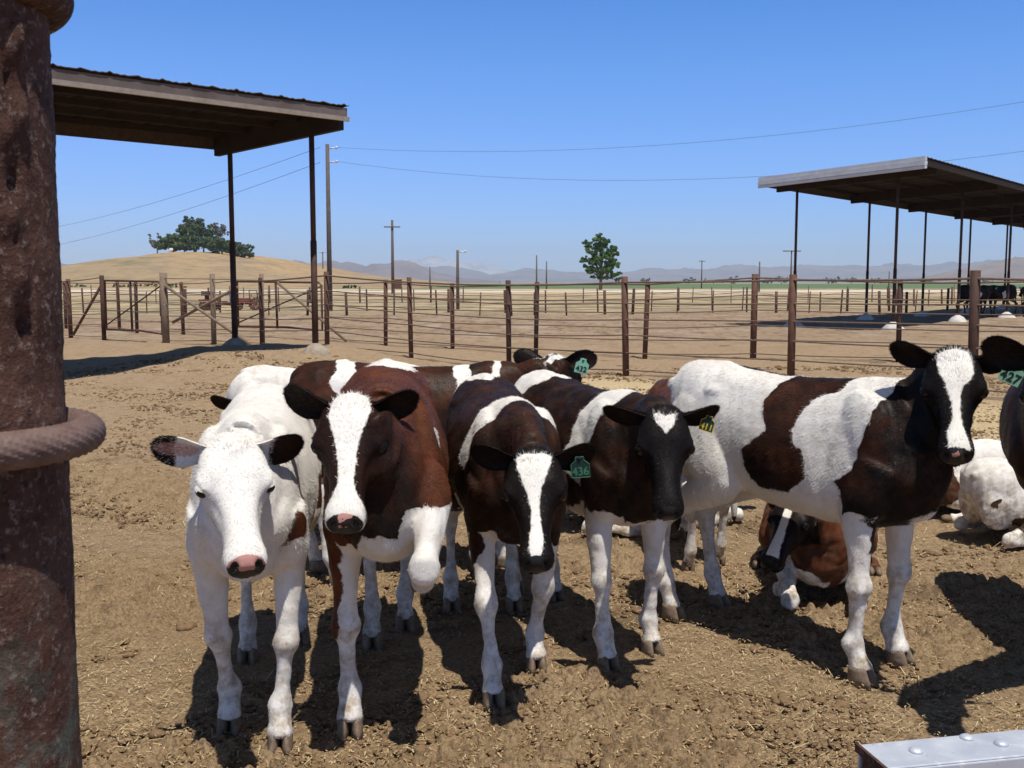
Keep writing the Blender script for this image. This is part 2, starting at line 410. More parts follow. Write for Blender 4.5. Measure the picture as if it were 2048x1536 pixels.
fence('cable_fence', 'short fence panel with crossed braces left of the near shade roof post', f3, LV, 1.55, .05, .0085, mats=(WOODG, CABLE), seed=7)
f4 = [(-14.5, 28.6), (-12.6, 27.4), (-11.45, 26.6), (-10.15, 25.5, 1.6, .055)]
fence('cable_fence', 'rusty cable fence left of the swinging gate', f4, LV, 1.5, .055, .0085, seed=8)
# braces
def bar(name, a, b, r, mat, parent=None, label=None, cat=None, group=None):
    a = Vector(a); b = Vector(b); root = a if parent is None else parent.location
    mb = MB(); mb.tube([a-Vector(root), b-Vector(root)], r, 8); o = mb.build(name, mat, parent, True)
    if parent is None: o.location = a; tag(o, label, cat, group)
    return o
def brace_pair(parent, pts, mat=WOODG):
    for a, b in pts: bar('brace', a, b, .035, mat, parent)
fo3 = [o for o in scn.objects if o.get('label', '').startswith('short fence panel')][0]
brace_pair(fo3, [((-7.85, 23.3, 1.38), (-5.6, 22.35, .02)), ((-6.0, 22.5, 1.35), (-7.7, 23.3, .55))])
fo4 = [o for o in scn.objects if o.get('label', '').startswith('rusty cable fence left')][0]
brace_pair(fo4, [((-11.35, 26.5, .1), (-10.2, 25.6, 1.4))], RUST)
fo2 = [o for o in scn.objects if o.get('label', '').startswith('second rusty')][0]
brace_pair(fo2, [((-5.9, 25.9, 1.45), (-4.0, 24.7, .05))])
# gate between the left posts
def gate(a, b, z0, z1, label):
    a = Vector(a); b = Vector(b); root = empty('pipe_gate', a)
    mb = MB(); c = [Vector((0, 0, z0)), Vector((0, 0, z1)), (b-a)*.97+Vector((0, 0, z1-.03)), (b-a)+Vector((0, 0, z1-.10)), (b-a)+Vector((0, 0, z0-.03)), (b-a)*.6+Vector((0, 0, z0+.02)), Vector((0, 0, z0))]
    mb.tube(c, .028, 8); mb.build('frame', RUST, root, True)
    for k in range(1, 5):
        z = z0+(z1-z0)*k/5; mb = MB(); mb.tube([Vector((0, 0, z)), (b-a)*.5+Vector((0, 0, z-.02)), (b-a)+Vector((0, 0, z))], .008, 6); mb.build('cable', CABLE, root, True)
    mb = MB(); mb.tube([Vector((0, 0, z0+.1)), (b-a)+Vector((0, 0, z1-.12))], .018, 6); mb.build('brace', RUSTD, root, True)
    mb = MB(); mb.tube([(b-a)*.48+Vector((0, 0, z0-.02)), (b-a)*.47+Vector((0, 0, z1))], .03, 8); mb.build('upright', RUSTD, root, True)
    tag(root, label, 'gate', 'pipe gates'); return root
gate((-10.05, 25.42, 0), (-8.05, 23.6, 0), .30, 1.50, 'rusty pipe gate with a diagonal brace at far left')
gate((-7.2, 27.0, 0), (-4.7, 25.4, 0), .30, 1.48, 'rusty pipe gate behind the crossed braces')
# lane fence going away on the left, second row behind the gate
f5 = [(-16.5, 33.5), (-14.0, 32.2), (-11.9, 31.1, 1.5, .05), (-10.9, 29.8), (-9.2, 28.7), (-7.3, 27.1, 1.5, .06)]
fence('cable_fence', 'weathered fence behind the swinging gate at left', f5, LV, 1.48, .05, .008, seed=11)
# far fence lines
rnd = random.Random(2)
def far_fence(name, label, x0, y0, x1, y1, step, h, seed, r=.05):
    rr = random.Random(seed); L = math.hypot(x1-x0, y1-y0); n = int(L/step); ps = []
    for i in range(n+1):
        t = min(1, max(0, (i+rr.uniform(-.25, .25))/n)); ps.append((x0+(x1-x0)*t, y0+(y1-y0)*t, h*rr.uniform(.9, 1.08), r*rr.choice([.6, .8, 1.3]), rr.uniform(-.05, .05)))
    fence(name, label, ps, [.25, .6, .92], h, r, .012, 'far fences', seed=seed)
far_fence('far_fence', 'long far fence of thin posts across the dry pasture', -27, 50, 6, 51, 2.2, 1.12, 21)
far_fence('far_fence', 'far fence of thin posts right of the round tree', 6.5, 51, 40, 58, 1.9, 1.10, 22)
far_fence('far_fence', 'farthest fence line in front of the pale road', -30, 72, 40, 76, 2.6, 1.2, 23)
far_fence('far_fence', 'densely posted far fence beneath the right shade roof', 24, 66, 52, 70, .9, 1.15, 24, .045)

far_fence('far_fence', 'fence line of uneven posts crossing the pasture left of the lamp post', -24, 43, 0, 46, 1.7, 1.10, 25, .045)
far_fence('far_fence', 'fence line of uneven posts right of the lamp post', .8, 46.5, 19, 49.5, 1.6, 1.12, 26, .05)
# ---- shade roofs
def shade(label, base, nspan, step, width, zlo, zhi, oh_near, oh_far, oh_end, roofmat, facemat, bases, endface, flip=False, group='shade roofs', U=U, W=W):
    """base = foot of the corner post nearest the camera side, rows run along U; high edge on +W side"""
    root = empty('shade_roof', base); base = Vector(base)
    def pt(u, w, z): return U*u+W*w+Vector((0, 0, z))
    wl, wh = -width-oh_far, oh_near
    u0, u1 = -oh_end, None
    L = step*nspan
    if flip: ua, ub = -L-oh_end, oh_end
    else: ua, ub = -oh_end, L+oh_end
    def zr(w): return zlo+(zhi-zlo)*(w-wl)/(wh-wl)
    # corrugated sheet, ridges running across the slope
    n = int((ub-ua)/.05); V = []; F = []; F2 = []
    for i in range(n+1):
        u = ua+(ub-ua)*i/n; k = .022*max(0, math.cos(2*math.pi*u/.38))**3+.006*math.cos(2*math.pi*u/.095)
        for w in (wl, wh): V.append(pt(u, w, zr(w)+.085+k))
        for w in (wl, wh): V.append(pt(u, w, zr(w)+.074+k))
    for i in range(n):
        a = i*4; b = a+4
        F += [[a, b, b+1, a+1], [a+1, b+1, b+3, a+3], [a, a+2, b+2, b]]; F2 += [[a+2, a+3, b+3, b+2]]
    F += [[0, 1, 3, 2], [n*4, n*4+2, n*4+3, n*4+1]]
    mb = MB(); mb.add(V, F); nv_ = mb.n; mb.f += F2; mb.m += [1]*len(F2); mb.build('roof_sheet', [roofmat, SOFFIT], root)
    # edge boards
    def board(name, a, b, hgt, th, mat):
        mb = MB(); a = Vector(a); b = Vector(b); d = (b-a).normalized(); s = Vector((-d.y, d.x, 0)).normalized()*th/2; z = Vector((0, 0, hgt))
        mb.add([a-s, a+s, b+s, b-s, a-s+z, a+s+z, b+s+z, b-s+z], [[0, 1, 2, 3], [7, 6, 5, 4], [0, 4, 5, 1], [1, 5, 6, 2], [2, 6, 7, 3], [3, 7, 4, 0]])
        return mb.build(name, mat, root)
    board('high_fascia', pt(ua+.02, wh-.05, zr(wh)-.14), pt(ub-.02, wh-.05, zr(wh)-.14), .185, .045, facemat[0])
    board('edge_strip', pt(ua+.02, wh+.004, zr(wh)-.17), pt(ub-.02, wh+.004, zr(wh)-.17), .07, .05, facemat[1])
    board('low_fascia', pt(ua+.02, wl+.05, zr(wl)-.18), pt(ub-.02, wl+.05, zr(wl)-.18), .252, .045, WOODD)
    ue = ub if flip else ua
    if endface:
        for q, (zo_, hg, th) in enumerate(((-.02, .13, .10), (-.15, .12, .16), (-.24, .08, .12))):
            board('end_fascia', pt(ue-.05, wl, zr(wl)+zo_), pt(ue-.05, wh, zr(wh)+zo_), hg, th, endface)
    # purlins along U
    for k in range(5):
        w = wl+.35+(wh-wl-.7)*k/4
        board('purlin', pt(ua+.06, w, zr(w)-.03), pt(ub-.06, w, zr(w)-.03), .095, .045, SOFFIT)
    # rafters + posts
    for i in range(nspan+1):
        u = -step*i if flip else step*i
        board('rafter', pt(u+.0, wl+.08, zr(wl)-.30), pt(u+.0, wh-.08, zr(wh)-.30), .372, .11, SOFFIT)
        for w in (0, -width):
            wp = base+pt(u, w, 0); z0 = ghf(wp.x, wp.y)-base.z
            mb = MB(); z1 = zr(w)-.30
            mb.tube([pt(u, w, z0-.1), pt(u, w, z0+1.9)], .055, 12); mb.tube([pt(u, w, z0+1.85), pt(u, w, z1)], .046, 12)
            mb.build('post', RUSTD, root, True)
            # concrete footing: low cone
            mb = MB(); n = 16; V = []; F = []
            rr = [(.42, -.10), (.36, .05), (.22, .19), (.09, .27), (.07, .28)]
            rn_ = random.Random(i*7+int(w*10))
            for (r_, zz) in rr:
                for j in range(n):
                    a = 2*math.pi*j/n; q = r_*bases*(1+rn_.uniform(-.12, .12)); V.append(pt(u, w, z0)+Vector((math.cos(a)*q, math.sin(a)*q, zz*bases)))
            for a in range(len(rr)-1):
                for j in range(n): k = (j+1) % n; F.append([a*n+j, a*n+k, (a+1)*n+k, (a+1)*n+j])
            F.append([(len(rr)-1)*n+j for j in range(n)])
            mb.add(V, F); mb.build('footing', CONCP if endface else CONC, root, True)
    tag(root, label, 'shade roof', group)
    return root
shade('near rusty shade roof on thin posts at upper left', (LS.x, LS.y, .30), 3, 5.2, 2.25, 3.76, 3.93, .82, .48, .10, RROOF, (RROOF, WOODP), .62, None, flip=True, U=U2, W=W2)
shade('long shade roof with a bright metal edge at right', (RSP.x, RSP.y, 0), 6, 6.6, 3.75, 4.85, 5.0, 1.35, .9, 1.2, RROOF, (SOFFIT, SOFFIT), .88, GALV, W=W1)

# ---- poles and wires
def pole(label, x, y, h, r, arm=None, h2=None, group='utility poles', mat=POLEW, fit=True):
    root = empty('utility_pole', (x, y, 0))
    mb = MB(); mb.tube([(0, 0, -.3), (0, 0, h*.5), (0, 0, h)], [r, r*.85, r*.7], 10); mb.build('pole', mat, root, True)
    if arm:
        for (z, w) in arm:
            mb = MB(); mb.box((0, -r, z), (w, .12, .14)); mb.build('cross_arm', mat, root)
            for k in (-.46, -.2, .2, .46):
                mb = MB(); mb.tube([(k*w, -r, z+.07), (k*w, -r, z+.26)], .045, 8); mb.build('insulator', GALV, root, True)
    elif fit:
        for z in fit if isinstance(fit, (list, tuple)) else (h-.15,):
            mb = MB(); mb.tube([(r*.4, 0, z), (r+.28, -.05, z+.02)], .035, 6); mb.sphere((r+.32, -.05, z+.03), .075, 8); mb.build('bracket', GALV, root, True)
    tag(root, label, 'utility pole', group)
    return root
pole('tall utility pole beside the posts of the left shade roof', -8.85, 50, 8.05, .13, fit=(7.85, 7.2))
pole('utility pole with a cross arm right of the golden hill', -15.5, 134, 9.5, .22, arm=((8.6, 2.1),))
pole('short post with a lamp standing in the middle pasture', -2.95, 56, 3.2, .10, fit=(3.1,))
pole('distant slim pole left of the round tree', 4.3, 180, 6.2, .16, fit=(6.0,))
pole('small distant pole nearest the round tree on its left', 7.7, 230, 6.2, .18)
pole('distant pole midway between the round tree and the right shade roof', 46, 250, 6.8, .16, arm=((6.6, 1.6),))
pole('distant bare pole left of the right shade roof', 38.4, 160, 4.7, .15, fit=(4.5,))
pole('distant pole with a wide cross arm beside the corner of the right shade roof', 40.6, 150, 6.1, .14, arm=((6.0, 2.6),))
pole('thin distant pole behind the slope of the golden hill', -77, 420, 14, .3, arm=((13.5, 3),))
pole('far slender pole between the hut and the lamp post', -19.5, 245, 5.2, .18)
pole('faint far pole under the right shade roof', 86, 235, 4.0, .16)
def wire(label, a, b, sag, r=.006, n=24):
    a = Vector(a); b = Vector(b); mb = MB()
    pts = [a.lerp(b, i/n)-Vector((0, 0, sag*4*(i/n)*(1-i/n))) for i in range(n+1)]
    mb.tube([p-a for p in pts], r, 5); o = mb.build('wire', BLACKW, None, True); o.location = a; tag(o, label, 'wire', 'overhead wires')
wire('upper overhead wire running right from the tall pole', (-8.5, 50, 7.9), (26, 34, 9.05), 1.3)
wire('lower overhead wire running right from the tall pole', (-8.5, 50, 7.25), (26, 34, 7.25), 1.6)
wire('upper overhead wire running left from the tall pole', (-9.2, 50, 7.9), (-64, 120, 6.8), 1.2, .010)
wire('lower overhead wire running left from the tall pole', (-9.2, 50, 7.2), (-64, 120, 4.6), 1.2, .010)

# ---- hut and old machinery
hut = empty('hut', (-26.2, 236, 0)); hut.scale = (.62, .62, .75); mb = MB(); mb.box((0, 0, 1.35), (2.8, 2.4, 2.7)); mb.build('wall', RUST, hut)
mb = MB(); mb.box((0, 0, 2.8), (3.2, 2.8, .2)); mb.build('roof', WOODD, hut); tag(hut, 'small reddish hut at the foot of the golden hill slope', 'hut')

RED = simple('faded_red_paint', (.26, .055, .035), (.16, .06, .045), 6, .7); BLU = simple('blue_barrel_paint', (.04, .14, .42), (.05, .20, .50), 4, .5)
TYRE = simple('tyre_rubber', (.05, .04, .035), (.09, .07, .055), 6, .9)
def wheel(root, c, r, w, rim=RED):
    c = Vector(c); e = empty('wheel', c); e.parent = root
    n = 24; V = []; F = []
    prof = [(r*.70, -w/2), (r*.92, -w/2), (r, -w*.3), (r, w*.3), (r*.92, w/2), (r*.70, w/2)]
    for j in range(n):
        a = 2*math.pi*j/n
        for (q, y) in prof: V.append((math.cos(a)*q, y, math.sin(a)*q))
    m = len(prof)
    for j in range(n):
        k = (j+1) % n
        for i in range(m): F.append([j*m+i, k*m+i, k*m+(i+1) % m, j*m+(i+1) % m])
    mb = MB(); mb.add(V, F); mb.build('tyre', TYRE, e, True)
    mb = MB()
    for j in range(6):
        a = math.pi*j/6; mb.tube([(math.cos(a)*r*.7, 0, math.sin(a)*r*.7), (-math.cos(a)*r*.7, 0, -math.sin(a)*r*.7)], .03, 6)
    mb.tube([(0, -w*.35, 0), (0, w*.35, 0)], .12, 10); mb.build('rim', rim, e)
tr = empty('tractor', (-14.0, 54.5, 0), R(8)); tr.scale = (.52, .52, .52)
wheel(tr, (.75, -.65, .62), .62, .3); wheel(tr, (.75, .65, .62), .62, .3); wheel(tr, (-.9, -.5, .36), .36, .18); wheel(tr, (-.9, .5, .36), .36, .18)
mb = MB(); mb.box((-.45, 0, .95), (1.5, .5, .55)); mb.box((.3, 0, .75), (1.2, .4, .35)); mb.build('body', RED, tr, bevel=.05)
mb = MB(); mb.box((.85, -.62, 1.33), (1.0, .3, .07)); mb.box((.85, .62, 1.33), (1.0, .3, .07)); mb.build('fender', RUSTD, tr, bevel=.02)
mb = MB(); mb.box((.75, 0, 1.2), (.45, .45, .1)); mb.box((.95, 0, 1.45), (.08, .45, .42)); mb.build('seat', TYRE, tr, bevel=.03)
mb = MB(); mb.tube([(-.4, 0, 1.2), (-.4, 0, 2.15), (-.44, 0, 2.3)], .04, 8); mb.build('exhaust_pipe', RUSTD, tr, True)
mb = MB(); mb.tube([(.1, 0, 1.2), (.35, 0, 1.55)], .025, 6); mb.tube([(.35+.0*math.cos(a), .22*math.cos(a), 1.55+.18*math.sin(a)) for a in [i*.52 for i in range(13)]], .015, 6, False); mb.build('steering_wheel', RUSTD, tr)
for y in (-.28, .28):
    mb = MB(); mb.tube([(.2, y, 1.1), (.15, y, 2.0), (.9, y, 2.0), (.98, y, 1.1)], .03, 6); mb.build('roll_bar', RUSTD, tr)
mb = MB(); mb.box((.0, -.33, 1.72), (.22, .1, .2)); mb.build('lamp', GALV, tr, bevel=.02)
tag(tr, 'old faded red tractor parked in the pasture behind the left fence', 'tractor')
bb = empty('barrel', (-14.72, 54.3, .42)); bb.scale = (.5, .5, .5); mb = MB(); mb.tube([(0, 0, .05), (0, 0, .4), (0, 0, .8), (0, 0, 1.0)], [.34, .36, .36, .33], 18); mb.build('drum', BLU, bb, True)
mb = MB(); mb.tube([(0, 0, .38), (0, 0, .42)], .375, 18); mb.tube([(0, 0, .74), (0, 0, .78)], .375, 18); mb.build('hoop', BLU, bb, True)
tag(bb, 'blue barrel standing on the cart beside the red tractor', 'barrel')
ct = empty('cart', (-14.85, 54.4, 0), R(6)); ct.scale = (.5, .5, .75); mb = MB(); mb.box((0, 0, .52), (1.6, 1.0, .1)); mb.box((0, .0, .42), (2.6, .12, .1)); mb.build('bed', RUSTD, ct)
wheel(ct, (.3, -.55, .3), .3, .16, RUSTD); wheel(ct, (.3, .55, .3), .3, .16, RUSTD)
tag(ct, 'low rusty cart behind the leftmost shade roof post', 'cart')
dh = empty('disc_harrow', (-15.75, 53.6, 0), R(-10)); dh.scale = (.5, .5, .72)
mb = MB(); mb.box((0, -.5, .75), (2.0, .1, .12)); mb.box((0, .5, .75), (2.0, .1, .12)); mb.box((-.9, 0, .75), (.1, 1.1, .1)); mb.box((.9, 0, .75), (.1, 1.1, .1)); mb.box((1.4, 0, .62), (1.1, .1, .1)); mb.build('frame', RED, dh)
for y in (-.45, .45):
    for k in range(6):
        mb = MB(); mb.tube([(-.8+k*.32, y-.012, .32), (-.8+k*.32, y+.012, .32)], .3, 16)
        mb2 = MB(); c = (-.8+k*.32, y, .32); mb2.add([Vector(c)+Matrix.Rotation(R(70), 3, 'Z') @ (Vector(v)-Vector(c)) for v in mb.v], mb.f); mb2.build('disc', RUSTD, dh)
mb = MB(); mb.box((-.4, 0, 1.12), (.8, .6, .06)); mb.box((-.4, -.28, 1.25), (.8, .05, .3)); mb.box((-.78, 0, 1.25), (.05, .6, .3)); mb.box((-.02, 0, 1.25), (.05, .6, .3)); mb.box((-.4, 0, .95), (.1, .5, .35)); mb.build('weight_box', RUST, dh)
tag(dh, 'rusty red disc harrow with a weight box left of the tractor', 'farm machine')
# ================================================================== CALVES
def hide_material():
    m = NM('hide', .55, .28)
    co = m.coord('Object')
    sd = m.attr('sd'); br = m.attr('brown'); mz = m.attr('muz'); pk = m.attr('pink'); dt = m.attr('dirt'); rs = m.attr('rnd')
    hairn = m.noise(co, 95, 3, .6)
    e = m.math('ADD', sd, m.math('MULTIPLY', m.math('SUBTRACT', hairn, .5), .011))
    f = m.mapr(e, -.0025, .0025)
    big = m.noise(co, 7, 3)
    white = m.mix(m.mapr(big, .35, .75), (.82, .79, .74), (.74, .70, .64))
    white = m.mix(m.math('MULTIPLY', rs, .35), white, (.55, .48, .40))
    black = m.mix(m.mapr(big, .3, .7), (.006, .0055, .0055), (.012, .009, .0085))
    brown = m.mix(m.mapr(big, .3, .75), (.072, .021, .010), (.150, .046, .018))
    brown = m.mix(m.math('MULTIPLY', rs, .4), brown, (.02, .008, .005))
    dark = m.mix(m.math('POWER', br, 1.5), black, brown)
    c = m.mix(f, white, dark)
    dn = m.mapr(m.noise(co, 19, 5, .7), .40, .64)
    c = m.mix(m.math('MULTIPLY', m.math('MULTIPLY', dt, dn), m.mapr(f, 0, 1, 1, .22)), c, (.32, .23, .135))
    # bare muzzle skin, grey-black with pink blotches
    pn = m.noise(co, 42, 2, .5)
    skin = m.mix(m.math('GREATER_THAN', m.math('MULTIPLY', pk, m.math('ADD', pn, .5)), .62), (.022, .020, .021), (.52, .26, .22))
    mf = m.mapr(m.math('ADD', mz, m.math('MULTIPLY', m.math('SUBTRACT', hairn, .5), .3)), .42, .52)
    c = m.mix(mf, c, skin)
    m.col(c)
    m.rough(m.mix(mf, m.mix(f, (.75,)*3, (.44,)*3), (.30,)*3)); m.setin(m.b, 'Specular IOR Level', m.mapr(f, 0, 1, .3, .10))
    st = m.noise(m.scale(co, (1, 1, .45)), 170, 3, .6)
    m.bump(st, .35, .003)
    return m.mat
HIDE = hide_material()
HOOF = simple('hoof_horn', (.26, .19, .125), (.12, .085, .06), 40, .6, .4)
_m = NM('eye', .12, .45); _m.col((.006, .005, .005)); EYE = _m.mat
TAGM = simple('tag_plastic', (.15, .36, .25), (.24, .46, .34), 30, .45)
TAGY = simple('tag_plastic_shaded', (.008, .022, .015), (.012, .03, .02), 30, .45)  # same tag plastic darkened: shade on the tags put into the colour
TAGR = simple('tag_rim_green', (.03, .12, .07), (.05, .17, .10), 60, .5)
INK = simple('tag_ink', (.01, .012, .01), (.02, .02, .02), 30, .6)
YEL = simple('tag_yellow', (.55, .42, .03), (.45, .33, .03), 30, .5)

class Blob:
    def __init__(s): s.mb = MB()
    def loft(s, rings, n=22):
        V = []; F = []
        for (c, sv, uv, a, bu, bd, e, k) in rings:
            for j in range(n):
                t = 2*math.pi*j/n; cc = math.cos(t); ss = math.sin(t)
                x = a*math.copysign(abs(cc)**(2/e), cc)*(1+k*ss)
                y = (bu if ss > 0 else bd)*math.copysign(abs(ss)**(2/e), ss)
                V.append(c + sv*x + uv*y)
        m = len(rings)
        for i in range(m-1):
            for j in range(n):
                q = (j+1) % n; F.append([i*n+j, i*n+q, (i+1)*n+q, (i+1)*n+j])
        V.append(rings[0][0]); V.append(rings[-1][0])
        for j in range(n):
            q = (j+1) % n; F.append([m*n, q, j]); F.append([m*n+1, (m-1)*n+j, (m-1)*n+q])
        s.mb.add(V, F)
    def chain(s, pts, side=Vector((0, 1, 0)), sub=4, e=2.1):
        """pts: (Vector, lateral r, fore-aft r); Catmull-Rom"""
        P_ = [Vector(p[0]) for p in pts]; A = [p[1] for p in pts]; B = [p[2] for p in pts]
        def cr(a, i, t):
            g = lambda k: a[max(0, min(len(a)-1, k))]
            p0, p1, p2, p3 = g(i-1), g(i), g(i+1), g(i+2)
            return 0.5*((2*p1)+(p2-p0)*t+(2*p0-5*p1+4*p2-p3)*t*t+(3*p1-p0-3*p2+p3)*t*t*t)
        C = []; aa = []; bb = []
        for i in range(len(P_)-1):
            for q in range(sub):
                t = q/sub; C.append(cr(P_, i, t)); aa.append(cr(A, i, t)); bb.append(cr(B, i, t))
        C.append(P_[-1]); aa.append(A[-1]); bb.append(B[-1])
        rings = []
        for i, c in enumerate(C):
            t = (C[min(i+1, len(C)-1)]-C[max(0, i-1)]).normalized()
            sv = (side - t*side.dot(t)).normalized(); uv = t.cross(sv).normalized()
            rings.append((c, sv, uv, max(aa[i], .004), max(bb[i], .004), max(bb[i], .004), e, 0))
        s.loft(rings, 18)
        return [(c, max(a, b)) for c, a, b in zip(C, aa, bb)]
    def ell(s, c, r, rot=None): s.mb.sphere(c, r, 16, rot=rot)

TRUNK = [  # x, z centre, up, down, half-width, exponent, k
    (-.615, .93, .06, .10, .055, 2, 0), (-.58, .92, .135, .17, .115, 2.1, 0), (-.50, .90, .185, .23, .160, 2.2, .02),
    (-.40, .87, .220, .255, .185, 2.3, .05), (-.28, .84, .240, .245, .195, 2.3, .02), (-.12, .80, .262, .245, .212, 2.2, -.04),
    (.02, .79, .268, .255, .220, 2.15, -.08), (.16, .79, .268, .26, .210, 2.15, -.10), (.28, .795, .278, .262, .188, 2.15, -.10),
    (.38, .80, .278, .255, .163, 2.2, -.15), (.46, .81, .23, .245, .143, 2.2, -.12), (.54, .81, .15, .205, .113, 2.1, 0), (.585, .80, .08, .12, .07, 2, 0)]
HEADR = [  # hx, hz centre, up, down, half-width, exponent, k (wide on top)
    (-.055, -.065, .045, .055, .055, 2.1, 0), (-.02, -.055, .068, .085, .077, 2.2, .05), (.02, -.050, .076, .105, .088, 2.3, .08),
    (.065, -.050, .075, .118, .097, 2.5, .10), (.105, -.055, .073, .118, .101, 2.6, .12), (.143, -.060, .065, .110, .086, 2.5, .04),
    (.180, -.062, .058, .098, .068, 2.4, -.06), (.225, -.062, .052, .084, .056, 2.4, -.08), (.270, -.062, .048, .068, .050, 2.3, -.06),
    (.305, -.062, .046, .060, .052, 2.4, -.06), (.338, -.064, .045, .054, .060, 2.6, -.06), (.366, -.066, .040, .046, .058, 2.7, -.03), (.387, -.068, .026, .032, .044, 2.4, 0)]
HL = .385

def polysd(Q, poly):
    """signed distance to a 2D polygon, positive inside"""
    poly = np.asarray(poly, float); d = np.full(len(Q), 1e9); ins = np.zeros(len(Q), bool)
    n = len(poly)
    for i in range(n):
        a = poly[i]; b = poly[(i+1) % n]; e = b-a; w = Q-a
        t = np.clip((w@e)/max(e@e, 1e-12), 0, 1); dd = w-t[:, None]*e
        d = np.minimum(d, (dd*dd).sum(1))
        c = (a[1] > Q[:, 1]) != (b[1] > Q[:, 1])
        if e[1] != 0: ins ^= c & (Q[:, 0] < e[0]*(Q[:, 1]-a[1])/e[1]+a[0])
    return np.where(ins, 1, -1)*np.sqrt(d)

